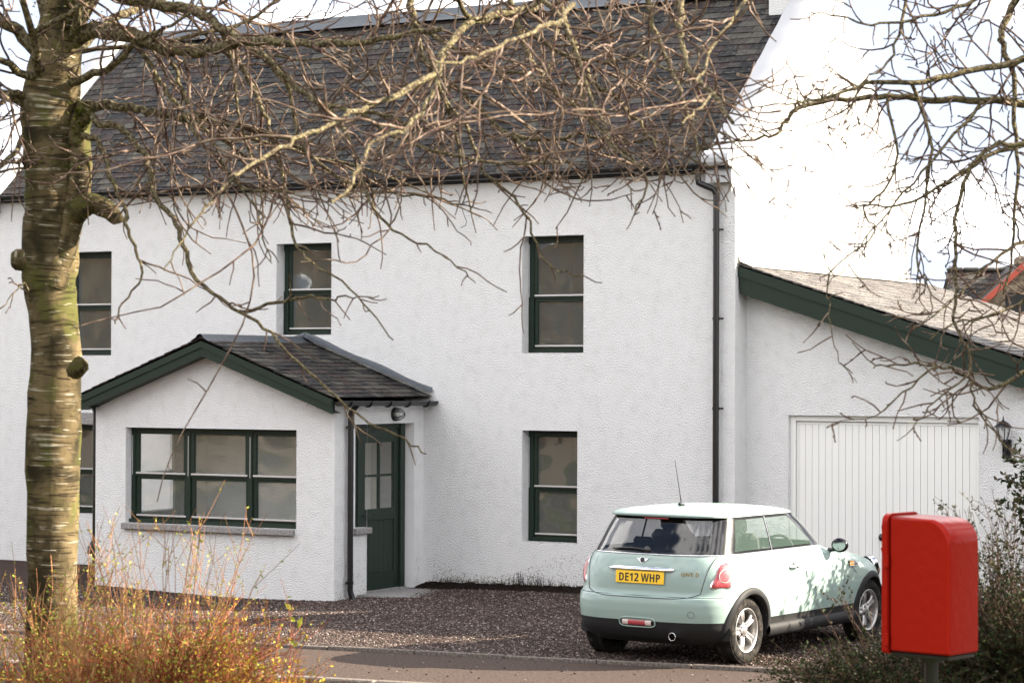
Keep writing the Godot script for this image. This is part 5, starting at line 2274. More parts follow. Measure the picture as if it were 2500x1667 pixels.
func car_details(car: Node3D, roof: Node3D) -> void:
	# door mirrors
	for s in [1.0, -1.0]:
		var mir := hub("door_mirror", car)
		var c := Vector3(0.90 * s, 1.000, -1.62)
		var g := Geo.new()
		var prof := PackedVector2Array()
		for k in 13:
			var a := PI * k / 12.0
			prof.append(Vector2(0.088 * sin(a), -0.075 * cos(a)))
		g.lathe(c, Vector3(0, 0, -1), prof, 24)
		for k in g.v.size():
			g.v[k].y = c.y + (g.v[k].y - c.y) * 0.80
			g.v[k].z = minf(g.v[k].z, c.z + 0.012)
		add(g, "housing", M.car_black, mir)
		g = Geo.new()
		var gp := PackedVector3Array()
		for k in 24:
			var a := TAU * k / 24
			gp.append(c + Vector3(cos(a) * 0.068, sin(a) * 0.052, 0.0135))
		for k in 24:
			g.tri(c + Vector3(0, 0, 0.0135), gp[k], gp[(k + 1) % 24])
		add(g, "mirror_glass", M.mirror_glass, mir)
		g = Geo.new()
		g.tube(PackedVector3Array([Vector3(0.76 * s, 0.945, -1.66), Vector3(0.85 * s, 0.955, -1.645), c + Vector3(0, -0.03, 0)]), PackedFloat32Array([0.024, 0.02, 0.02]), 8)
		add(g, "arm", M.car_black, mir)
		# door handle
		g = Geo.new()
		var h0 := skin_f(0.735, 0.838, 0.004, s)
		var h1 := skin_f(0.775, 0.836, 0.032, s)
		var h2 := skin_f(0.865, 0.838, 0.034, s)
		var h3 := skin_f(0.905, 0.842, 0.004, s)
		g.tube(PackedVector3Array([h0, h1, (h1 + h2) / 2.0 + Vector3(0.003 * s, 0, 0), h2, h3]), PackedFloat32Array([0.010, 0.012, 0.012, 0.012, 0.009]), 8)
		g.lathe(skin_f(0.82, 0.825, -0.004, s), Vector3(s, 0, 0), PackedVector2Array([Vector2(0.052, 0), Vector2(0.050, 0.006), Vector2(0.035, 0.004), Vector2(0, 0.001)]), 20)
		add(g, "door_handle", M.chrome, car)
		# side repeater with its black grille
		var rep := hub("side_repeater", car)
		g = Geo.new()
		var rows := []
		for h in [0.768, 0.79, 0.815, 0.832]:
			var row := PackedVector3Array()
			for k in 6:
				row.append(skin_f(lerpf(1.94, 2.14 - (h - 0.768) * 0.9, k / 5.0), h, 0.006, s))
			if s < 0:
				row.reverse()
			rows.append(row)
		g.sheet(rows)
		add(g, "grille", M.car_black, rep)
		g = Geo.new()
		rows = []
		for h in [0.778, 0.80, 0.822]:
			var row := PackedVector3Array()
			for k in 5:
				row.append(skin_f(lerpf(1.95, 2.04, k / 4.0), h, 0.012, s))
			if s < 0:
				row.reverse()
			rows.append(row)
		g.sheet(rows)
		add(g, "lens", M.lens_orange, rep)
		for h in [0.775, 0.80, 0.828]:
			var p := PackedVector3Array()
			for k in 5:
				p.append(skin_f(lerpf(1.94, 2.13 - (h - 0.768) * 0.9, k / 4.0), h, 0.010, s))
			seam(rep, p, 0.004, "bar", M.chrome)
	# bonnet edge line over the front arch
	for s in [1.0, -1.0]:
		var p := PackedVector3Array()
		for k in 13:
			var f := lerpf(1.86, 2.10, k / 12.0)
			p.append(skin_f(f, lerpf(0.865, 0.70, k / 12.0), 0.001, s))
		seam(car, p)
	# aerial
	var g := Geo.new()
	g.cobox(Vector3(0, 1.425, -0.14), Basis(Vector3.RIGHT, -0.1), Vector3(0.02, 0.018, 0.045), 0.014)
	g.tube(PackedVector3Array([Vector3(0, 1.43, -0.14), Vector3(0, 1.54, -0.11), Vector3(0, 1.845, -0.02)]), PackedFloat32Array([0.006, 0.004, 0.0022]), 6)
	add(g, "aerial", M.car_black, roof)
	# head lamps and grille at the front
	for s in [1.0, -1.0]:
		g = Geo.new()
		g.lathe(skin_f(2.80, 0.70, -0.06, s), Vector3(0.45 * s, 0.25, -0.85).normalized(), PackedVector2Array([Vector2(0.12, 0), Vector2(0.12, 0.05), Vector2(0.10, 0.075), Vector2(0, 0.085)]), 20)
		add(g, "headlamp", M.chrome, car)


# ---------------------------------------------------------------- far house, neighbours
func build_far_house() -> void:
	var dep := 60.0
	var fh := thing("stone_house", "distant rubble stone house with slate roof and red painted gable boards", "house")
	var f := -cam_f
	f.y = 0
	f = f.normalized()                     # towards the camera
	var r := Vector3.UP.cross(f).normalized()
	var tl := at(2311, 659, dep)
	var o := Vector3(tl.x, -0.3, tl.z)
	fh.position = o
	fh.transform.basis = Basis(r, Vector3.UP, f)
	var ry := tl.y + 0.3
	var w := 9.0
	var g := Geo.new()
	g.box(Vector3(0.25, 0, -5.4), Vector3(w, ry - 2.2, 2.9))
	add(g, "wall", M.stone_wall, fh)
	g = Geo.new()
	g.quad(Vector3(-0.05, ry - 2.3, 3.1), Vector3(w + 0.2, ry - 2.3, 3.1), Vector3(w + 0.2, ry, 0), Vector3(0.05, ry, 0))
	g.quad(Vector3(w + 0.2, ry - 2.3, -3.1), Vector3(-0.05, ry - 2.3, -3.1), Vector3(0.05, ry, 0), Vector3(w + 0.2, ry, 0))
	g.tri(Vector3(0.0, ry - 2.3, -3.0), Vector3(0.0, ry - 2.3, 3.0), Vector3(0.07, ry, 0))
	add(g, "roof_deck", M.slate2, fh)
	var roof := hub("roof", fh)
	var up := Vector3(0, 2.3, -3.1)
	slate_slope(roof, Vector3(-0.05, ry - 2.3, 3.1), Vector3.RIGHT, up.normalized(), 4.0, up.length() - 0.1, 0.2, 0.34, Rect2(-1, 1.9, 3.4, 9), 18)
	g = Geo.new()
	for k in 6:
		g.cbox(Vector3(0.02 + k * 0.4, ry - 0.04, -0.12), Vector3(0.41 + k * 0.4, ry + 0.06, 0.14), 0.03)
	add(g, "ridge_tiles", M.slate3, roof)
	# cross gable with red boards
	var ap := at(2462, 648, dep)
	var ax: float = (ap - o).dot(r)
	var gy := ap.y + 0.3
	g = Geo.new()
	g.prism(PackedVector2Array([Vector2(-1.7, -1.9), Vector2(1.7, -1.9), Vector2(1.7, -1.75), Vector2(0.0, -0.18), Vector2(-1.7, -1.75)]), Vector3(ax, gy, 1.9), Vector3.RIGHT, Vector3.UP, 1.6)
	g.box(Vector3(ax - 1.7, 0, 0.4), Vector3(ax + 1.7, gy - 1.905, 1.9))
	var gw := add(g, "gable", M.stone_wall, fh)
	for s in [1.0, -1.0]:
		g = Geo.new()
		g.prism(PackedVector2Array([Vector2(0, 0.02), Vector2(0, -0.16), Vector2(1.8 * s, -1.80), Vector2(1.8 * s, -1.62)]), Vector3(ax, gy, 2.02), Vector3.RIGHT, Vector3.UP, 0.06)
		add(g, "gable_board", M.red_paint, gw)
	g = Geo.new()
	g.quad(Vector3(ax, gy, 2.0), Vector3(ax + 1.85, gy - 1.68, 2.0), Vector3(ax + 1.85, gy - 1.68, -1), Vector3(ax, gy, -1))
	g.quad(Vector3(ax - 1.85, gy - 1.68, 2.0), Vector3(ax, gy, 2.0), Vector3(ax, gy, -1), Vector3(ax - 1.85, gy - 1.68, -1))
	add(g, "gable_roof", M.slate1, fh)
	g = Geo.new()
	g.cbox(Vector3(ax - 0.18, gy - 0.1, 1.5), Vector3(ax + 0.22, gy + 0.14, 1.95), 0.06)
	add(g, "finial_stone", M.stone_wall, fh)
	g = Geo.new()
	g.cbox(Vector3(ax - 0.45, gy - 1.75, 1.88), Vector3(ax + 0.55, gy - 0.75, 1.94), 0.02)
	add(g, "gable_window", M.car_black, gw)
	# overhead cable from the back of the gable
	g = Geo.new()
	var a := Vector3(0.02, 4.62, -5.85)
	var b := at(2700, 560, 48.0)
	var pts := PackedVector3Array()
	var rad := PackedFloat32Array()
	for k in 25:
		var q := k / 24.0
		pts.append(a.lerp(b, q) + Vector3.DOWN * 0.25 * sin(PI * q))
		rad.append(0.007)
	g.tube(pts, rad, 5)
	tag(add(g, "overhead_cable", M.black_iron), "thin black overhead cable running from the white gable to the right", "cable")


func plain_house(called: String, label: String, o: Vector3, size: Vector3, rise: float, turn: float, wall: Material) -> Node3D:
	# ridge runs along local x
	var h := thing(called, label, "house", o, turn)
	var g := Geo.new()
	g.box(Vector3(0, -0.4, -size.z), Vector3(size.x, size.y, 0))
	g.prism(PackedVector2Array([Vector2(0, size.y), Vector2(size.z, size.y), Vector2(size.z / 2, size.y + rise)]), Vector3(size.x, 0, 0), Vector3(0, 0, -1), Vector3.UP, size.x)
	add(g, "wall", wall, h)
	g = Geo.new()
	var m := -size.z / 2
	for s in [1.0, -1.0]:
		var e := Vector3(0, size.y - 0.1, m + s * (size.z / 2 + 0.15))
		var rg := Vector3(0, size.y + rise + 0.06, m)
		var L := Vector3(-0.1, 0, 0)
		var R := Vector3(size.x + 0.1, 0, 0)
		if s > 0:
			g.quad(e + L, e + R, rg + R, rg + L)
		else:
			g.quad(e + R, e + L, rg + L, rg + R)
	add(g, "roof", M.slate1, h)
	g = Geo.new()
	g.cbox(Vector3(size.x - 0.64, size.y + rise - 0.5, m - 0.45), Vector3(size.x - 0.02, size.y + rise + 1.0, m + 0.45), 0.03)
	add(g, "chimney", wall, h)
	for k in 3:
		var win := hub("window", h)
		g = Geo.new()
		var x := size.x * (k + 0.5) / 3.0
		g.cbox(Vector3(x - 0.5, 0.9, 0), Vector3(x + 0.5, 2.2, 0.04), 0.01)
		add(g, "frame", M.white_gloss, win)
		g = Geo.new()
		g.cbox(Vector3(x - 0.43, 0.97, 0.03), Vector3(x + 0.43, 2.13, 0.05), 0.005)
		add(g, "pane", M.car_black, win)
	return h


func build_surroundings() -> void:
	# the next house along, out of the picture, whose gable shades the gravel
	plain_house("neighbour_house", "harled neighbouring house to the right of the garage", Vector3(9.0, 0, -1.25), Vector3(8, 6.15, 2.85), 1.4, deg_to_rad(33.4), M.roughcast)
	# across the road, seen only mirrored in the panes
	plain_house("opposite_house", "stone cottage across the road facing the white house", Vector3(-13, 0.6, 34), Vector3(11, 3.2, 6), 2.8, PI + 0.1, M.stone_wall)
	var g := Geo.new()
	for k in 1:
		g.cbox(Vector3(-40, 0.2, 19.4), Vector3(-9, 1.5, 19.9), 0.05)
	tag(add(g, "garden_wall", M.stone_wall), "low rubble stone wall along the far side of the road opposite", "wall")


# ---------------------------------------------------------------- post box
func build_post_box() -> void:
	var e := at(2319, 1425, 11.3)
	var right := Vector3(cam_r.x, 0, cam_r.z).normalized()
	var fwd := Vector3(cam_f.x, 0, cam_f.z).normalized()
	var al := deg_to_rad(42.6)
	var dl := (-right * cos(al) + fwd * sin(al)).normalized()     # from the near edge towards the mouth of the box
	var dr := (right * sin(al) + fwd * cos(al)).normalized()      # across the back
	var y0 := 1.325
	var y1 := 1.968
	var L := 0.365
	var W := 0.262
	var box := thing("post_box", "red lamp style post box on a dark post among the evergreen shrubs", "post box", Vector3(e.x, 0.4, e.z))
	var b := Basis(dl, Vector3.UP, dl.cross(Vector3.UP))
	var bod := hub("body", box)
	bod.transform = Transform3D(b, Vector3.ZERO)
	var side := 1.0 if b.z.dot(dr) > 0 else -1.0
	# profile in (x = towards the mouth, y), rounded at the back of the top, extruded across
	var prof := PackedVector2Array()
	var yb := y0 - 0.4
	var yt := y1 - 0.4
	var R := 0.115
	prof.append(Vector2(L - 0.03, yb))
	prof.append(Vector2(L - 0.03, yt))
	for k in 13:
		var a := PI / 2 + PI / 2 * k / 12.0
		prof.append(Vector2(R + cos(a) * R, yt - 0.006 - R + sin(a) * R))
	for k in 5:
		var a := PI + PI / 2 * k / 4.0
		prof.append(Vector2(0.014 + cos(a) * 0.014, yb + 0.014 + sin(a) * 0.014))
	# rounded long edges: inset rings
	var g := Geo.new()
	var rows := []
	var c := Vector2(L * 0.5, (yb + yt) / 2)
	for q in [[0.0, 0.0], [0.006, 0.004], [0.012, 0.012], [0.012, W - 0.012], [0.006, W - 0.004], [0.0, W]]:
		var row := PackedVector3Array()
		for p in prof:
			var d: Vector2 = (p - c)
			var ins: float = 0.012 - float(q[0])
			var pp := p - Vector2(signf(d.x) * minf(absf(d.x), ins), signf(d.y) * minf(absf(d.y), ins))
			row.append(Vector3(pp.x, pp.y, side * float(q[1])))
		rows.append(row)
	if side > 0:
		for r in rows:
			r.reverse()
	g.sheet(rows, true)
	for e2 in [0, 5]:
		var ids := Geometry2D.triangulate_polygon(prof)
		for k in range(0, ids.size(), 3):
			var p1: Vector3 = rows[e2][ids[k] if side < 0 else prof.size() - 1 - ids[k]]
			var p2: Vector3 = rows[e2][ids[k + 1] if side < 0 else prof.size() - 1 - ids[k + 1]]
			var p3: Vector3 = rows[e2][ids[k + 2] if side < 0 else prof.size() - 1 - ids[k + 2]]
			var want := Vector3(0, 0, -side) if e2 == 0 else Vector3(0, 0, side)
			if (p2 - p1).cross(p3 - p1).dot(want) > 0:
				g.tri(p1, p2, p3)
			else:
				g.tri(p1, p3, p2)
	add(g, "casing", M.box_red, bod)
	# front plate, slightly larger than the casing, with hinge lugs
	g = Geo.new()
	var z0 := -0.012 if side > 0 else -W - 0.012
	var z1 := W + 0.012 if side > 0 else 0.012
	var fp := PackedVector2Array()
	var rc := 0.05
	for q in [[z1 - rc, yt + 0.012 - rc, 0.0], [z0 + rc, yt + 0.012 - rc, PI / 2], [z0 + 0.02, yb + 0.008, PI], [z1 - 0.02, yb + 0.008, PI * 1.5]]:
		var rad: float = rc if q[2] < 2.0 else 0.02
		for k in 7:
			var a: float = q[2] + PI / 2 * k / 6.0
			fp.append(Vector2(-(q[0] + cos(a) * rad), q[1] + sin(a) * rad))
	g.prism(fp, Vector3(L + 0.004, 0, 0), Vector3(0, 0, -1), Vector3.UP, 0.03)
	add(g, "front_plate", M.box_red, bod)
	for yy in [yb + 0.03, yb + 0.40]:
		g = Geo.new()
		var zc := 0.0 if side > 0 else 0.0
		g.tube(PackedVector3Array([Vector3(L - 0.024, yy, zc - side * 0.016), Vector3(L - 0.024, yy + 0.055, zc - side * 0.016)]), PackedFloat32Array([0.013, 0.013]), 10)
		add(g, "hinge", M.box_red, bod)
	g = Geo.new()
	g.cobox(Vector3(L + 0.022, yt - 0.16, side * W / 2), Basis(Vector3(0, 0, 1), -0.4), Vector3(0.02, 0.012, 0.10), 0.005)
	add(g, "slot_hood", M.box_red, bod)
	g = Geo.new()
	g.cbox(Vector3(0.015, yb - 0.022, (0.015 if side > 0 else -W + 0.015)), Vector3(L - 0.035, yb - 0.001, (W - 0.015 if side > 0 else -0.015)), 0.004)
	add(g, "base_plate", M.black_iron, bod)
	g = Geo.new()
	g.tube(PackedVector3Array([Vector3(L * 0.5, yb - 0.02, side * W / 2), Vector3(L * 0.5, -0.3, side * W / 2)]), PackedFloat32Array([0.034, 0.034]), 16)
	g.tube(PackedVector3Array([Vector3(L * 0.5, yb - 0.02, side * W / 2), Vector3(L * 0.5, yb - 0.05, side * W / 2)]), PackedFloat32Array([0.07, 0.06]), 16)
	add(g, "post", M.black_iron, bod)


# ---------------------------------------------------------------- wall lamps
func build_lamps_and_small() -> void:
	# carriage lantern by the garage door
	var o := Vector3(3.235, 1.93, GZ)
	var lan := thing("wall_lantern", "black carriage lantern on the garage wall right of its door", "lantern", o)
	var c := Vector3(0.0, 0.0, 0.15)
	var g := Geo.new()
	g.lathe(c + Vector3(0, 0.135, 0), Vector3.UP, PackedVector2Array([Vector2(0.105, 0), Vector2(0.10, 0.012), Vector2(0.085, 0.03), Vector2(0.06, 0.055), Vector2(0.03, 0.072), Vector2(0.012, 0.08), Vector2(0.014, 0.092), Vector2(0.006, 0.10), Vector2(0.010, 0.112), Vector2(0.0, 0.135)]), 6)
	add(g, "cap", M.black_iron, lan)
	g = Geo.new()
	for k in 6:
		var a := TAU * k / 6
		g.tube(PackedVector3Array([c + Vector3(cos(a) * 0.045, -0.01, sin(a) * 0.045), c + Vector3(cos(a) * 0.082, 0.14, sin(a) * 0.082)]), PackedFloat32Array([0.006, 0.006]), 5)
	g.lathe(c + Vector3(0, -0.075, 0), Vector3.UP, PackedVector2Array([Vector2(0, 0), Vector2(0.016, 0.01), Vector2(0.02, 0.04), Vector2(0.052, 0.06), Vector2(0.052, 0.07), Vector2(0, 0.07)]), 12)
	add(g, "cage", M.black_iron, lan)
	g = Geo.new()
	g.lathe(c, Vector3.UP, PackedVector2Array([Vector2(0.040, 0.0), Vector2(0.076, 0.138)]), 6)
	add(g, "glass", M.lamp_glass, lan)
	g = Geo.new()
	g.lathe(c, Vector3.UP, PackedVector2Array([Vector2(0.014, 0.0), Vector2(0.014, 0.05), Vector2(0.024, 0.07), Vector2(0.022, 0.10), Vector2(0, 0.115)]), 10)
	add(g, "bulb", M.white_gloss, lan)
	g = Geo.new()
	g.tube(PackedVector3Array([c + Vector3(0, -0.07, 0), c + Vector3(0, -0.13, -0.02), c + Vector3(0, -0.16, -0.07), Vector3(0.0, -0.13, 0.01)]), PackedFloat32Array([0.012, 0.015, 0.015, 0.015]), 8)
	g.cobox(Vector3(0, -0.11, 0.012), Basis(), Vector3(0.055, 0.11, 0.012), 0.01)
	add(g, "bracket", M.black_iron, lan)
	# bulkhead lamp over the porch door
	o = Vector3(PX1, 2.145, 0.70)
	var bul := thing("bulkhead_lamp", "small oval bulkhead lamp under the porch gutter above the door", "lamp", o)
	g = Geo.new()
	g.lathe(Vector3.ZERO, Vector3(1, 0, 0), PackedVector2Array([Vector2(0.085, 0.0), Vector2(0.085, 0.03), Vector2(0.07, 0.04), Vector2(0.0, 0.04)]), 20)
	add(g, "base", M.black_iron, bul)
	g = Geo.new()
	g.lathe(Vector3(0.04, 0, 0), Vector3(1, 0, 0), PackedVector2Array([Vector2(0.066, 0.0), Vector2(0.066, 0.05), Vector2(0.055, 0.085), Vector2(0.03, 0.10), Vector2(0.0, 0.104)]), 20)
	add(g, "glass", M.lamp_glass, bul)
	g = Geo.new()
	g.lathe(Vector3(0.04, 0, 0), Vector3(1, 0, 0), PackedVector2Array([Vector2(0.03, 0.0), Vector2(0.034, 0.03), Vector2(0.02, 0.06), Vector2(0.0, 0.065)]), 12)
	add(g, "bulb", M.white_gloss, bul)
	g = Geo.new()
	for k in 3:
		var a := PI * k / 3
		var p := PackedVector3Array()
		var rr := PackedFloat32Array()
		for j in 9:
			var t := PI * j / 8
			p.append(Vector3(0.04 + 0.11 * sin(t), cos(a) * cos(t) * 0.075, sin(a) * cos(t) * 0.075))
			rr.append(0.005)
		g.tube(p, rr, 5)
	add(g, "guard", M.black_iron, bul)
	# dead weeds along the foot of the wall
	var w := Geo.new()
	w.colored = true
	for k in 420:
		var x := rng.randf_range(-4.2, 0.1)
		var hgt := rng.randf_range(0.05, 0.20) * (0.6 + 0.5 * sin(x * 4.0) * sin(x * 1.7))
		if hgt < 0.02:
			continue
		var p0 := Vector3(x, gravel_y(x, 0.1) + 0.02, rng.randf_range(0.03, 0.16))
		w.tint = Color(0.03, 0.022, 0.016) * rng.randf_range(0.6, 1.8)
		var tip := p0 + Vector3(rng.randf_range(-0.07, 0.07), hgt, rng.randf_range(-0.03, 0.05))
		w.tube(PackedVector3Array([p0, p0.lerp(tip, 0.6) + Vector3(rng.randf_range(-0.02, 0.02), 0, 0), tip]), PackedFloat32Array([0.004, 0.003, 0.0015]), 3, false)
		for j in 4:
			var q := p0.lerp(tip, rng.randf_range(0.2, 1.0))
			var d := Vector3(rng.randf_range(-1, 1), rng.randf_range(-0.3, 1), rng.randf_range(-0.5, 1)).normalized() * 0.018
			w.tri(q, q + d, q + d.rotated(Vector3.UP, 1.0) * 0.8)
	var wo := stuff(add(w, "dead_weeds", M.stem))
	tag(wo, "withered dark weeds along the foot of the white wall", "weeds")


# ---------------------------------------------------------------- trees
# smooth a hand-laid polyline and give it small natural kinks
func bend(p: PackedVector3Array, per: int, kink: float, r: RandomNumberGenerator) -> PackedVector3Array:
	var out := PackedVector3Array()
	var m := p.size()
	for k in m - 1:
		var a := p[maxi(k - 1, 0)]
		var b := p[k]
		var c := p[k + 1]
		var d := p[mini(k + 2, m - 1)]
		for j in per:
			var t := float(j) / per
			var q := b.cubic_interpolate(c, a, d, t)
			if k + j > 0:
				q += Vector3(r.randf_range(-1, 1), r.randf_range(-1, 1), r.randf_range(-1, 1)) * kink
			out.append(q)
	out.append(p[m - 1])
	return out


func taper(n: int, a: float, b: float, power := 1.0) -> PackedFloat32Array:
	var out := PackedFloat32Array()
	for k in n:
		out.append(lerpf(a, b, pow(float(k) / maxf(n - 1, 1), power)))
	return out


# grow side shoots from a limb. gens: how many more generations
var canopy_floor := 3.5

func sprout(gl: Geo, gt: Geo, p: PackedVector3Array, rad: PackedFloat32Array, gens: int, spacing: float, length: float, droop: float, r: RandomNumberGenerator, from := 0.12) -> void:
	var run := 0.0
	var total := 0.0
	for k in range(1, p.size()):
		total += p[k].distance_to(p[k - 1])
	var next := total * from + r.randf() * spacing
	var side := 1.0
	for k in range(1, p.size()):
		var seg := p[k].distance_to(p[k - 1])
		while next < run + seg:
			var t := (next - run) / maxf(seg, 1e-5)
			var o := p[k - 1].lerp(p[k], t)
			var rr := lerpf(rad[k - 1], rad[k], t)
			var d := (p[k] - p[k - 1]).normalized()
			var ax := Vector3(r.randf_range(-1, 1), r.randf_range(-1, 1), r.randf_range(-1, 1))
			ax = (ax - d * ax.dot(d)).normalized()
			side = -side
			var dir := (d * r.randf_range(0.35, 1.0) + ax * r.randf_range(0.6, 1.0) + Vector3.DOWN * droop * r.randf_range(0.2, 1.2)).normalized()
			var rel := 1.0 - 0.55 * (next / maxf(total, 0.01))
			var l := length * r.randf_range(0.35, 1.15) * rel
			if o.y < canopy_floor + 0.05:
				l *= 0.42
			if l > 0.05:
				var n := maxi(3, int(l / 0.055))
				n = mini(n, 14)
				var pts := PackedVector3Array([o])
				var cur := o
				var dd := dir
				for j in n:
					var f := float(j) / n
					dd = (dd + Vector3(r.randf_range(-1, 1), r.randf_range(-1, 1) - droop * 0.15 + 0.22 * f, r.randf_range(-1, 1)) * (0.34 if l < 0.6 else 0.24)).normalized()
					cur += dd * l / n
					pts.append(cur)
					if cur.y < canopy_floor - 0.05 and o.y > canopy_floor + 0.1 and j > 1:
						break
				var r0 := minf(rr * 0.75, 0.0040 + l * 0.0062)
				r0 = maxf(r0, 0.0040)
				var rads := taper(pts.size(), r0, 0.0026)
				if gens > 0:
					if r0 > 0.012:
						gl.tube(pts, rads, 5, false)
					else:
						gt.tube(pts, rads, 5, false)
					sprout(gl, gt, pts, rads, gens - 1, maxf(spacing * 0.8, 0.13), l * 0.55, droop * 0.6, r, 0.15)
				else:
					# short fruiting twig with knobbly buds
					for j in rads.size():
						if j % 2 == 1:
							rads[j] *= 1.25
					gt.tube(pts, rads, 4, false)
					for j in range(1, pts.size()):
						if r.randf() < 0.5:
							var bd := (dd + Vector3(r.randf_range(-1, 1), r.randf_range(-1, 1), r.randf_range(-1, 1))).normalized()
							gt.tube(PackedVector3Array([pts[j], pts[j] + bd * 0.008, pts[j] + bd * 0.017]), PackedFloat32Array([0.0022, 0.0048, 0.0012]), 4, false)
			next += spacing * r.randf_range(0.5, 1.5) * (1.0 if o.y > canopy_floor + 0.05 else 1.5)
		run += seg


# limbs: list of [depth0, depth1, radius0, radius1, [[px, py], ...], shoots generations, spacing, length]
func limbs(list: Array, gl: Geo, gt: Geo, r: RandomNumberGenerator, droop: float, thin := 0.62, dense := 0.85, long := 1.3) -> void:
	for l in list:
		var pts := PackedVector3Array()
		var px: Array = l[4]
		for k in px.size():
			pts.append(at(px[k][0], px[k][1], lerpf(l[0], l[1], float(k) / (px.size() - 1))))
		var b := bend(pts, 4, 0.010, r)
		var rad := taper(b.size(), l[2] * thin, l[3] * thin, 0.8)
		gl.tube(b, rad, 8, true)
		if l[5] >= 0:
			sprout(gl, gt, b, rad, mini(l[5], 1), l[6] * dense, l[7] * long, droop, r)
			if long > 1.2:
				sprout(gl, gt, b, rad, 2, 0.33, 2.1, droop * 0.55, r, 0.15)


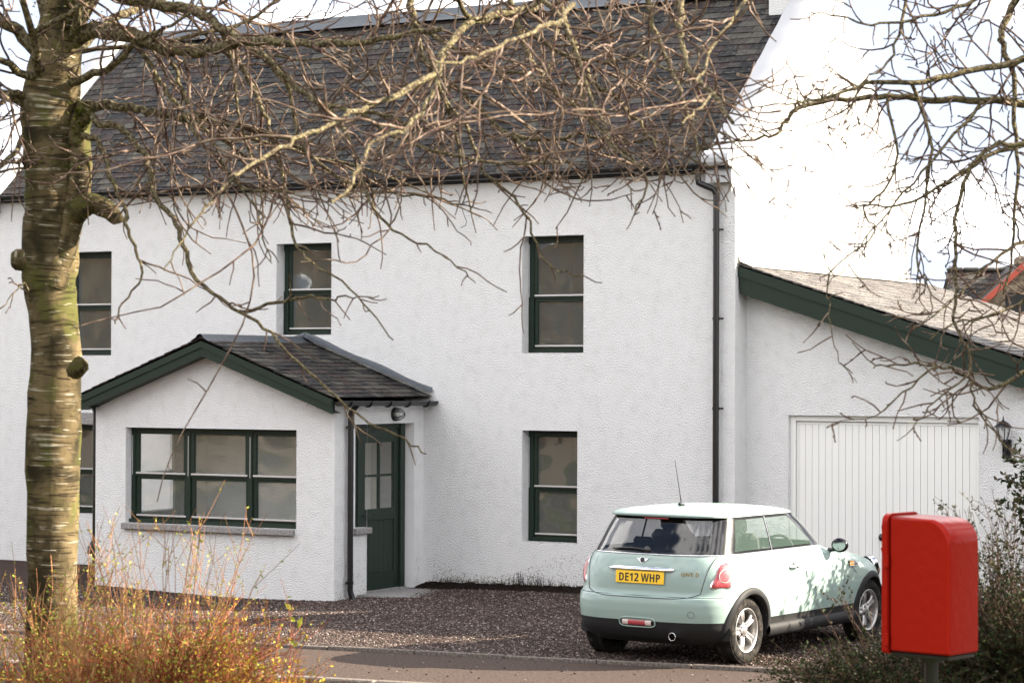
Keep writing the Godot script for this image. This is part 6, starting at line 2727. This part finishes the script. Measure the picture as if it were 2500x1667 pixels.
func build_trees() -> void:
	var r := RandomNumberGenerator.new()
	r.seed = 77
	# ---- tree on the left with the pale banded trunk
	var dep := 13.0
	var foot := at(125, 1600, dep)
	var tree := thing("bare_tree", "bare leafless tree with banded pale trunk and sawn stubs beside the road", "tree", Vector3(foot.x, 0.25, foot.z))
	var off := tree.position
	var trunk := Geo.new()
	var tp := PackedVector3Array()
	var tr := PackedFloat32Array()
	# centre x, y, width in photograph pixels
	var spec := [[118, 1960, 150], [122, 1700, 140], [124, 1560, 128], [126, 1400, 120], [127, 1250, 126], [129, 1100, 132], [133, 960, 130], [136, 850, 122], [128, 760, 120], [120, 700, 128], [121, 640, 140], [122, 560, 136], [124, 500, 128], [122, 430, 124], [120, 360, 126], [120, 290, 140], [126, 220, 138], [134, 150, 126], [142, 80, 108], [150, 0, 96], [160, -120, 84], [176, -300, 70], [190, -520, 56], [205, -800, 40], [215, -1080, 22], [222, -1300, 10]]
	for s in spec:
		tp.append(at(s[0], s[1], dep))
		tr.append(s[2] * dep / FOCAL / 2.0)
	var tb := bend(tp, 3, 0.004, r)
	var trr := PackedFloat32Array()
	for k in tb.size():
		var f := float(k) / 3.0
		var a := int(f)
		trr.append(lerpf(tr[a], tr[mini(a + 1, tr.size() - 1)], f - a) * (1.0 + r.randf_range(-0.025, 0.03)))
	for k in tb.size():
		tb[k] -= off
	trunk.tube(tb, trr, 28, true, 0.55)
	# second stem rising on the right of the fork, and the sawn stub
	var st := PackedVector3Array()
	for p in [[128, 700], [150, 620], [172, 540], [192, 470], [196, 400], [193, 330], [200, 285], [212, 255]]:
		st.append(at(p[0], p[1], dep - 0.06) - off)
	var sb := bend(st, 3, 0.003, r)
	trunk.tube(sb, taper(sb.size(), 0.085, 0.052, 0.6), 18, true, 0.55)
	var stub := PackedVector3Array()
	for p in [[180, 520], [215, 498], [250, 505], [278, 528], [290, 545]]:
		stub.append(at(p[0], p[1], dep - 0.10) - off)
	var sb2 := bend(stub, 3, 0.003, r)
	trunk.tube(sb2, PackedFloat32Array([0.072, 0.068, 0.064, 0.06, 0.056, 0.054, 0.056, 0.052, 0.046, 0.044, 0.04, 0.036, 0.03]), 14, true, 0.55)
	var kn := PackedVector3Array()
	for p in [[90, 640], [60, 635], [38, 634], [28, 634]]:
		kn.append(at(p[0], p[1], dep - 0.05) - off)
	trunk.tube(kn, PackedFloat32Array([0.07, 0.062, 0.058, 0.04]), 14, true, 0.55)
	var kn2 := PackedVector3Array()
	for p in [[160, 905], [188, 895], [203, 885], [208, 880]]:
		kn2.append(at(p[0], p[1], dep - 0.05) - off)
	trunk.tube(kn2, PackedFloat32Array([0.07, 0.06, 0.045, 0.02]), 12, true, 0.55)
	add(trunk, "trunk", M.bark_trunk, tree)
	# moss in the fork
	var moss_and_shade := Geo.new()
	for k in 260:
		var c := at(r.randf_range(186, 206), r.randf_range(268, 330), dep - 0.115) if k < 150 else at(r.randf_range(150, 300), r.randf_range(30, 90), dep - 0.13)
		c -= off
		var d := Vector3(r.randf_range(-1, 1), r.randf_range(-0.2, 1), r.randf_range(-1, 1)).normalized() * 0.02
		moss_and_shade.tri(c, c + d, c + d.rotated(Vector3.UP, 1.2))
	for k in 900:  # upper trunk moss flecks, partly painting in the shade of the limbs
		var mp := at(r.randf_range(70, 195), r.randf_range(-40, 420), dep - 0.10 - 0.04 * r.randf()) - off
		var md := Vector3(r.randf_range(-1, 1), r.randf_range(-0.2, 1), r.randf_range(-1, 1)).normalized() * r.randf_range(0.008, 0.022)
		moss_and_shade.tri(mp, mp + md, mp + md.rotated(Vector3.UP, 1.2))
	stuff(add(moss_and_shade, "moss_and_shade", M.moss_and_shade, tree))
	var gl := Geo.new()
	var gt := Geo.new()
	var L := [
		# depth0, depth1, r0, r1, pixels, generations, spacing, length
		[13.0, 12.4, 0.050, 0.010, [[200, 262], [250, 256], [304, 261], [361, 271], [421, 286], [493, 286], [543, 304], [625, 318], [700, 338], [790, 352]], 2, 0.16, 0.75],
		[12.95, 11.6, 0.036, 0.006, [[205, 270], [240, 300], [290, 312], [330, 350], [362, 402], [372, 462], [395, 502], [432, 545], [446, 600], [478, 680], [520, 715], [585, 760], [645, 800], [710, 868], [800, 950], [900, 1030], [985, 1075], [1040, 1108]], 1, 0.20, 0.62],
		[13.0, 11.8, 0.085, 0.020, [[150, 120], [229, 75], [321, 89], [379, 107], [414, 121], [500, 123], [543, 114], [600, 102], [680, 104], [800, 108], [930, 95], [1080, 70]], 2, 0.16, 0.9],
		[13.0, 11.7, 0.060, 0.012, [[190, -60], [300, -10], [400, 12], [464, 25], [511, 43], [554, 79], [586, 100], [643, 136], [679, 171], [714, 204], [750, 232], [800, 257], [876, 272], [953, 285], [1040, 320]], 2, 0.15, 0.8],
		[13.0, 9.2, 0.050, 0.010, [[180, -350], [500, -420], [850, -330], [1150, -150], [1316, 0], [1200, 40], [1130, 70], [1083, 134], [1045, 191], [953, 237], [876, 268], [800, 306], [720, 345], [640, 385], [571, 429]], 1, 0.25, 0.6],
		[10.6, 8.6, 0.020, 0.007, [[1400, 10], [1355, 54], [1300, 75], [1221, 111], [1144, 145], [1060, 149]], 0, 0.20, 0.25],
		[10.2, 9.0, 0.020, 0.008, [[1083, 134], [1060, 220], [1030, 275], [984, 318], [911, 344], [876, 406], [838, 471], [808, 494]], 1, 0.22, 0.3],
		[13.0, 10.6, 0.048, 0.014, [[190, -420], [600, -560], [1100, -460], [1450, -240], [1640, -40], [1660, 60], [1668, 112], [1689, 179], [1738, 228], [1790, 300]], 1, 0.24, 0.6],
		[10.9, 9.6, 0.018, 0.007, [[1840, -30], [1823, 0], [1765, 80], [1716, 165], [1700, 200]], 0, 0.2, 0.3],
		[10.8, 9.8, 0.014, 0.007, [[1745, 215], [1738, 232], [1700, 270], [1667, 303]], 0, 0.2, 0.25],
		[13.0, 11.8, 0.055, 0.010, [[186, -250], [420, -330], [700, -260], [900, -140], [990, -30], [1010, 60], [1040, 150], [1110, 210], [1180, 270], [1240, 330], [1330, 380], [1400, 400]], 2, 0.15, 0.75],
		[13.0, 11.9, 0.055, 0.008, [[195, -500], [600, -700], [1000, -560], [1240, -320], [1330, -120], [1370, 20], [1400, 110], [1440, 190], [1500, 240], [1560, 300], [1600, 360], [1640, 430]], 2, 0.15, 0.75],
		[12.9, 12.2, 0.030, 0.006, [[193, 330], [240, 345], [262, 400], [270, 440], [300, 500], [310, 560], [330, 610], [345, 680], [300, 740], [280, 790]], 1, 0.22, 0.35],
		[12.9, 11.6, 0.026, 0.005, [[553, 79], [600, 180], [640, 260], [660, 330], [690, 420], [700, 500], [720, 590], [760, 640], [840, 690], [900, 760], [960, 830]], 1, 0.2, 0.4],
		[12.4, 11.4, 0.018, 0.004, [[585, 760], [650, 745], [740, 725], [800, 730], [860, 725], [925, 722]], 1, 0.2, 0.35],
		[12.6, 11.3, 0.022, 0.004, [[800, 257], [850, 330], [880, 420], [905, 500], [960, 560], [1040, 600], [1120, 650], [1160, 690]], 1, 0.18, 0.45],
		[12.6, 11.5, 0.022, 0.004, [[1040, 150], [1090, 250], [1150, 330], [1180, 420], [1240, 470], [1290, 540], [1330, 640], [1400, 670], [1470, 690]], 1, 0.18, 0.4],
		[12.4, 11.5, 0.022, 0.004, [[1400, 110], [1420, 230], [1480, 330], [1540, 380], [1580, 440], [1560, 500], [1530, 560]], 1, 0.18, 0.4],
		[12.6, 12.0, 0.020, 0.004, [[700, 338], [780, 400], [840, 440], [930, 470], [1040, 480], [1130, 500], [1200, 520]], 1, 0.18, 0.45],
		[12.6, 11.9, 0.022, 0.005, [[1240, 330], [1330, 340], [1420, 330], [1520, 350], [1600, 340], [1680, 380], [1750, 420]], 1, 0.18, 0.45],
		[12.8, 12.0, 0.026, 0.005, [[321, 89], [380, 180], [420, 240], [480, 330], [540, 400], [600, 460], [700, 470], [780, 490]], 1, 0.16, 0.5],
		[12.8, 12.0, 0.022, 0.005, [[379, 107], [430, 170], [450, 240], [520, 350], [560, 430], [620, 500], [640, 580], [660, 640]], 1, 0.18, 0.4],
		[12.2, 10.8, 0.016, 0.005, [[571, 429], [530, 470], [490, 520], [440, 600], [400, 660]], 0, 0.18, 0.25],
		# more of the crown over the right half of the roof
		[13.0, 11.6, 0.050, 0.007, [[200, -600], [700, -820], [1200, -640], [1480, -330], [1560, -100], [1590, 40], [1620, 130], [1660, 220], [1690, 300], [1700, 380]], 2, 0.16, 0.6],
		[13.0, 11.2, 0.050, 0.007, [[200, -560], [600, -640], [950, -500], [1150, -280], [1220, -80], [1260, 60], [1300, 150], [1370, 230], [1450, 300], [1500, 370]], 2, 0.15, 0.7],
		[12.3, 11.3, 0.024, 0.005, [[1260, 60], [1350, 120], [1450, 150], [1560, 140], [1640, 170], [1720, 160]], 2, 0.15, 0.6],
		[12.2, 11.4, 0.022, 0.005, [[1010, 60], [1100, 110], [1200, 170], [1300, 190], [1400, 260], [1520, 270]], 2, 0.15, 0.6],
		[12.4, 11.4, 0.022, 0.005, [[876, 272], [960, 330], [1060, 370], [1160, 390], [1280, 400], [1380, 390]], 2, 0.15, 0.6],
		# heavy dark limbs bunched at the head of the trunk
		[13.0, 13.9, 0.060, 0.022, [[140, 150], [200, 40], [290, -60], [420, -140], [600, -220]], 1, 0.2, 0.8],
		[13.0, 14.2, 0.060, 0.022, [[135, 210], [190, 120], [260, 60], [350, 10], [480, -40], [640, -60]], 1, 0.2, 0.8],
		[13.0, 13.6, 0.055, 0.018, [[150, 60], [215, 10], [250, -80], [330, -190], [460, -330]], 1, 0.2, 0.8],
		[13.0, 12.2, 0.055, 0.014, [[130, 230], [90, 150], [70, 60], [40, -40], [-20, -160]], 1, 0.2, 0.7],
		[13.0, 12.3, 0.050, 0.014, [[128, 180], [60, 180], [10, 150], [-60, 140], [-160, 90]], 1, 0.18, 0.6],
		[13.0, 12.5, 0.045, 0.012, [[150, 130], [185, 60], [200, -20], [250, -120], [260, -260]], 1, 0.2, 0.7],
		[12.95, 12.3, 0.045, 0.010, [[150, 210], [230, 180], [290, 150], [330, 100], [400, 70], [470, 30]], 1, 0.18, 0.6],
		[13.0, 12.6, 0.040, 0.010, [[100, 260], [40, 230], [0, 250], [-60, 290], [-140, 300]], 1, 0.16, 0.6],
		# leftward limbs
		[13.0, 12.8, 0.075, 0.03, [[120, 160], [60, 90], [0, 50], [-120, 20], [-300, -60]], 2, 0.18, 0.7],
		[13.0, 12.8, 0.055, 0.02, [[100, 300], [50, 250], [0, 225], [-100, 190], [-260, 150]], 2, 0.18, 0.6],
		[13.0, 12.4, 0.030, 0.008, [[60, 330], [30, 380], [-20, 420], [-100, 470]], 1, 0.14, 0.5],
		[13.0, 12.6, 0.030, 0.006, [[85, 420], [55, 395], [20, 400], [-40, 440]], 1, 0.15, 0.4],
		[12.9, 12.6, 0.010, 0.003, [[72, 735], [55, 690], [20, 730], [-20, 760]], 0, 0.12, 0.25],
		# upward leaders
		[13.0, 12.6, 0.060, 0.02, [[165, 60], [230, -60], [330, -250], [450, -520], [520, -800]], 2, 0.3, 1.0],
		[13.0, 12.9, 0.055, 0.02, [[130, 120], [80, -80], [20, -300], [-80, -620], [-130, -900]], 2, 0.3, 1.0],
	]
	limbs(L, gl, gt, r, 0.35)
	for k in gl.v.size():
		gl.v[k] -= off
	for k in gt.v.size():
		gt.v[k] -= off
	add(gl, "limbs", M.bark_limb, tree)
	stuff(add(gt, "twigs", M.bark_twig, tree))
	print("tree 1 tris ", (gl.i.size() + gt.i.size()) / 3)
	# ---- tree on the right, trunk outside the picture
	var d2 := 12.4
	var f2 := at(2640, 1600, d2)
	var tree2 := thing("dark_bare_tree", "bare dark branched tree overhanging the garage and post box", "tree", Vector3(f2.x, 0.3, f2.z))
	off = tree2.position
	trunk = Geo.new()
	tp = PackedVector3Array()
	for p in [[2640, 1800], [2645, 1500], [2650, 1100], [2640, 700], [2630, 400], [2640, 100], [2660, -300], [2680, -800], [2690, -1200]]:
		tp.append(at(p[0], p[1], d2) - off)
	tb = bend(tp, 4, 0.006, r)
	trunk.tube(tb, taper(tb.size(), 0.15, 0.03, 0.9), 22, true, 0.55)
	add(trunk, "trunk", M.bark_trunk, tree2)
	gl = Geo.new()
	gt = Geo.new()
	var RL := [
		[12.4, 11.8, 0.050, 0.008, [[2632, 330], [2560, 270], [2500, 250], [2400, 247], [2270, 241], [2167, 237], [2070, 240], [1945, 265], [1915, 300], [1880, 330], [1800, 345], [1690, 366]], 1, 0.17, 0.55],
		[12.4, 11.5, 0.048, 0.006, [[2640, 180], [2570, 150], [2500, 147], [2359, 179], [2225, 201], [2113, 205], [2046, 232], [1957, 246], [1832, 263]], 1, 0.17, 0.55],
		[12.4, 12.0, 0.050, 0.010, [[2645, -200], [2560, -80], [2490, -20], [2456, 60], [2448, 112], [2475, 187], [2478, 300], [2486, 446], [2470, 616], [2450, 720]], 1, 0.2, 0.5],
		[12.4, 11.6, 0.036, 0.006, [[2632, 400], [2560, 370], [2500, 350], [2381, 402], [2292, 460], [2225, 491], [2136, 504], [2082, 500]], 1, 0.18, 0.5],
		[12.0, 11.6, 0.024, 0.006, [[2500, 350], [2421, 357], [2359, 424], [2334, 536], [2333, 647], [2335, 720], [2333, 786], [2358, 847], [2373, 908], [2379, 985], [2414, 1036], [2465, 1097], [2510, 1125]], 1, 0.17, 0.4],
		[12.4, 11.4, 0.030, 0.006, [[2645, 800], [2570, 860], [2500, 908], [2414, 954], [2353, 913], [2287, 893], [2185, 890], [2134, 898]], 1, 0.16, 0.5],
		[11.8, 11.3, 0.015, 0.003, [[2167, 237], [2190, 380], [2170, 450], [2108, 510], [2134, 566], [2047, 648], [2019, 689], [2026, 755], [2037, 826], [2057, 893], [2093, 934]], 1, 0.2, 0.3],
		[12.0, 11.6, 0.020, 0.003, [[2225, 201], [2270, 330], [2262, 470], [2240, 630], [2266, 700], [2276, 760], [2230, 800]], 1, 0.17, 0.4],
		[12.0, 11.5, 0.018, 0.003, [[2400, 247], [2330, 330], [2250, 420], [2170, 520], [2100, 600], [2060, 660], [2010, 700]], 1, 0.17, 0.4],
		[12.3, 11.6, 0.030, 0.006, [[2640, 60], [2560, 0], [2460, -30], [2360, 10], [2250, 40], [2150, 60], [2050, 40], [1980, 30]], 1, 0.17, 0.5],
		[12.3, 11.6, 0.030, 0.006, [[2640, -60], [2500, -150], [2350, -140], [2230, -60], [2200, 60], [2170, 150], [2110, 200], [2060, 300]], 1, 0.18, 0.5],
		[12.3, 12.0, 0.026, 0.005, [[2640, 560], [2560, 560], [2480, 600], [2420, 640], [2360, 700], [2300, 760], [2240, 800]], 1, 0.15, 0.45],
		[12.3, 11.8, 0.024, 0.005, [[2645, 640], [2560, 690], [2490, 740], [2420, 770], [2330, 790], [2270, 830]], 1, 0.15, 0.45],
		[11.6, 11.3, 0.012, 0.003, [[2287, 893], [2200, 960], [2140, 1010], [2030, 1036]], 0, 0.15, 0.2],
		[11.5, 11.3, 0.012, 0.003, [[2373, 908], [2300, 960], [2240, 1030], [2190, 1076]], 0, 0.15, 0.2],
		[12.4, 12.4, 0.05, 0.02, [[2650, 0], [2740, -120], [2860, -330], [3000, -500]], 2, 0.25, 0.8],
		[12.4, 12.6, 0.05, 0.02, [[2650, 300], [2760, 200], [2900, 80], [3050, 0]], 2, 0.25, 0.8],
	]
	canopy_floor = 2.35
	limbs(RL, gl, gt, r, 0.1, 0.55, 0.5, 1.15)
	for k in gl.v.size():
		gl.v[k] -= off
	for k in gt.v.size():
		gt.v[k] -= off
	add(gl, "limbs", M.bark_limb, tree2)
	stuff(add(gt, "twigs", M.bark_twig, tree2))
	print("tree 2 tris ", (gl.i.size() + gt.i.size()) / 3)


# ---------------------------------------------------------------- shrubs
# twiggy shrub of arching stems with small leaves
func twiggy(called: String, label: String, cat: String, where: Vector3, stems: int, height: float, spread: float, stem_cols: Array, leaf_cols: Array, leaf: float, leaves_per: int, seed_: int, bushy := 0.55, leaf_from := 0.3, tall_share := 0.10) -> Node3D:
	var r := RandomNumberGenerator.new()
	r.seed = seed_
	var sh := thing(called, label, cat, where)
	var gs := Geo.new()
	var gl := Geo.new()
	gs.colored = true
	gl.colored = true
	for k in stems:
		var a := r.randf() * TAU
		var base := Vector3(cos(a), 0, sin(a)) * spread * 0.30 * sqrt(r.randf())
		var out := Vector3(cos(a), 0, sin(a)).rotated(Vector3.UP, r.randf_range(-0.6, 0.6))
		var tall := r.randf() < tall_share
		var h := height * (r.randf_range(0.30, 0.56) if not tall else r.randf_range(0.8, 1.05))
		var lean := spread * r.randf_range(0.15, 1.0) * (0.75 if tall else 1.0)
		var pts := PackedVector3Array()
		var n := 9
		for j in n + 1:
			var f := float(j) / n
			pts.append(base + out * lean * pow(f, 1.5) + Vector3.UP * h * (sin(f * PI * 0.5) if not tall else f - 0.12 * pow(f, 4.0)) + Vector3(r.randf_range(-1, 1), 0, r.randf_range(-1, 1)) * 0.012)
		var c: Color = stem_cols[r.randi() % stem_cols.size()]
		if tall and stem_cols.size() == 4:
			c = c.lerp(Color(0.36, 0.24, 0.12), 0.4)
		gs.tint = c * r.randf_range(0.7, 1.3)
		gs.tube(pts, taper(n + 1, r.randf_range(0.003, 0.0048), 0.0012), 4, false)
		# side twigs
		for j in 5:
			var f := r.randf_range(0.2, 0.95)
			var i0 := int(f * n)
			var o := pts[i0]
			var d := (pts[mini(i0 + 1, n)] - o).normalized()
			var sd := (d * 0.8 + Vector3(r.randf_range(-1, 1), r.randf_range(-0.2, 0.8), r.randf_range(-1, 1))).normalized()
			var l := height * r.randf_range(0.06, 0.22) * bushy / 0.55
			var e := o + sd * l
			var m := (o + e) / 2.0 + Vector3(r.randf_range(-1, 1), r.randf_range(-1, 1), r.randf_range(-1, 1)) * 0.012
			gs.tint = c * r.randf_range(0.8, 1.4)
			gs.tube(PackedVector3Array([o, m, e]), PackedFloat32Array([0.002, 0.0016, 0.001]), 3, false)
			if f < leaf_from:
				continue
			for t in leaves_per:
				var w := o.lerp(e, r.randf())
				add_leaf(gl, w, leaf * r.randf_range(0.6, 1.3), leaf_cols, r)
		for t in leaves_per:
			var f := r.randf_range(leaf_from, 1.0)
			var i0 := mini(int(f * n), n - 1)
			add_leaf(gl, pts[i0].lerp(pts[i0 + 1], r.randf()), leaf * r.randf_range(0.6, 1.3), leaf_cols, r)
	add(gs, "stems", M.stem, sh)
	if gl.v.size() > 0:
		stuff(add(gl, "leaves", M.leaf, sh))
	return sh


func add_leaf(g: Geo, o: Vector3, s: float, cols: Array, r: RandomNumberGenerator) -> void:
	var d := Vector3(r.randf_range(-1, 1), r.randf_range(-0.5, 1), r.randf_range(-1, 1)).normalized()
	var w := d.cross(Vector3(r.randf_range(-1, 1), r.randf_range(-1, 1), r.randf_range(-1, 1))).normalized()
	var c: Color = cols[r.randi() % cols.size()]
	g.tint = c * r.randf_range(0.7, 1.35)
	var n := d.cross(w) * s * 0.12
	var tip := o + d * s
	var mid := o + d * s * 0.5 - n
	g.tri(o, mid + w * s * 0.28, tip)
	g.tri(o, tip, mid - w * s * 0.28)


func on(px: float, depth: float, ground: float) -> Vector3:
	var q := at(px, 1600, depth)
	return Vector3(q.x, ground, q.z)


func build_shrubs() -> void:
	var red := [Color(0.21, 0.055, 0.026), Color(0.26, 0.075, 0.036), Color(0.13, 0.038, 0.022), Color(0.30, 0.12, 0.06)]
	var lime := [Color(0.30, 0.32, 0.05), Color(0.22, 0.25, 0.04), Color(0.36, 0.35, 0.07), Color(0.17, 0.22, 0.03)]
	var g0 := 0.35
	twiggy("twiggy_shrub", "bushy shrub of red brown stems with tiny lime leaves below the porch window", "shrub", on(400, 12.3, g0), 640, 1.75, 0.62, red, lime, 0.018, 4, 1, 0.55, 0.55, 0.06)
	twiggy("twiggy_shrub", "low red stemmed shrub with lime leaves round the foot of the banded trunk", "shrub", on(90, 12.0, g0), 520, 1.5, 0.60, red, lime, 0.017, 5, 2, 0.55, 0.5)
	twiggy("twiggy_shrub", "small dense red brown shrub between the trunk and the larger shrub", "shrub", on(240, 11.7, g0), 420, 1.4, 0.5, red, lime, 0.016, 2, 3, 0.55, 0.6)
	var yel := [Color(0.50, 0.36, 0.03), Color(0.42, 0.27, 0.03), Color(0.22, 0.20, 0.03), Color(0.60, 0.44, 0.05)]
	twiggy("yellow_shrub", "low shrub with yellow leaves at the edge of the footway", "shrub", on(630, 11.9, g0), 300, 1.35, 0.32, [Color(0.22, 0.08, 0.03), Color(0.3, 0.12, 0.06)], yel, 0.020, 4, 4, 0.55, 0.5)
	twiggy("young_plant", "single thin red stemmed young plant with a few pale leaves beside the footway", "plant", on(690, 12.6, g0), 5, 1.35, 0.10, [Color(0.34, 0.12, 0.08)], lime, 0.05, 2, 11, 0.55, 0.6, 0.4)
	var dk := [Color(0.020, 0.031, 0.010), Color(0.030, 0.043, 0.014), Color(0.014, 0.021, 0.008), Color(0.045, 0.034, 0.02)]
	var bark := [Color(0.05, 0.035, 0.025), Color(0.08, 0.05, 0.04)]
	# evergreen growth round the post box
	twiggy("evergreen_shrub", "low spreading dark evergreen shrub under the post box", "shrub", on(2250, 12.9, g0), 1100, 1.35, 0.75, bark, dk, 0.024, 12, 5, 0.55, 0.3, 0.01)
	twiggy("evergreen_shrub", "dark small leaved evergreen shrub behind the post box", "shrub", on(2470, 12.9, g0), 1300, 1.75, 0.50, bark, dk, 0.024, 12, 6, 0.55, 0.3, 0.04)
	twiggy("evergreen_shrub", "taller evergreen shrub under the lantern with loose sprays above it", "shrub", on(2560, 13.8, g0), 800, 1.75, 0.5, bark, dk, 0.026, 10, 7, 0.55, 0.3, 0.06)


func build_hedges() -> void:
	var dk := [Color(0.020, 0.031, 0.010), Color(0.030, 0.043, 0.014), Color(0.014, 0.021, 0.008), Color(0.045, 0.034, 0.02)]
	var bark := [Color(0.05, 0.035, 0.025), Color(0.08, 0.05, 0.04)]
	var beech := [Color(0.16, 0.085, 0.03), Color(0.07, 0.04, 0.02), Color(0.30, 0.18, 0.07), Color(0.06, 0.05, 0.02)]
	# shrub at the end of the garage, just out of the picture, that shades the nose of the car
	twiggy("evergreen_shrub", "rounded evergreen shrub by the drive at the outer corner of the garage", "shrub", Vector3(5.45, 0.0, 2.3), 1600, 3.2, 0.95, bark, dk, 0.075, 13, 8, 0.55, 0.15, 0.0)
	# tall evergreen out of the picture that keeps the post box in shade
	twiggy("evergreen_tree", "tall dense evergreen beside the post box and right of it", "tree", Vector3(10.6, 0.4, 13.9), 1600, 6.5, 1.0, bark, dk, 0.075, 12, 9, 0.3, 0.1, 0.3)
	# hollies added out of view, cutting skylight to darken the left of the trunk
	for k in 2:
		twiggy("added_holly", ["added unseen holly that blocks skylight left of the banded trunk", "second added unseen holly further along the verge"][k], "tree", on(-1000 - 420 * k, 12.5 + 1.6 * k, 0.4), 800, 4.6, 1.3, bark, dk, 0.085, 11, 20 + k, 0.4, 0.1, 0.3)
	# brown beeches across the road, mirrored in the windows
	for k in 5:
		twiggy("beech_tree", ["brown leaved beech opposite the porch", "brown beech at the stone wall opposite", "brown beech near the opposite cottage", "tall brown beech beyond the opposite wall", "last brown beech along the opposite wall"][k], "tree", Vector3(-6.0 - 5.0 * k, 0.5, 22.5 + 1.5 * (k % 2)), 300, 8.5, 2.4, bark, beech, 0.14, 6, 30 + k, 0.5, 0.15, 0.3)
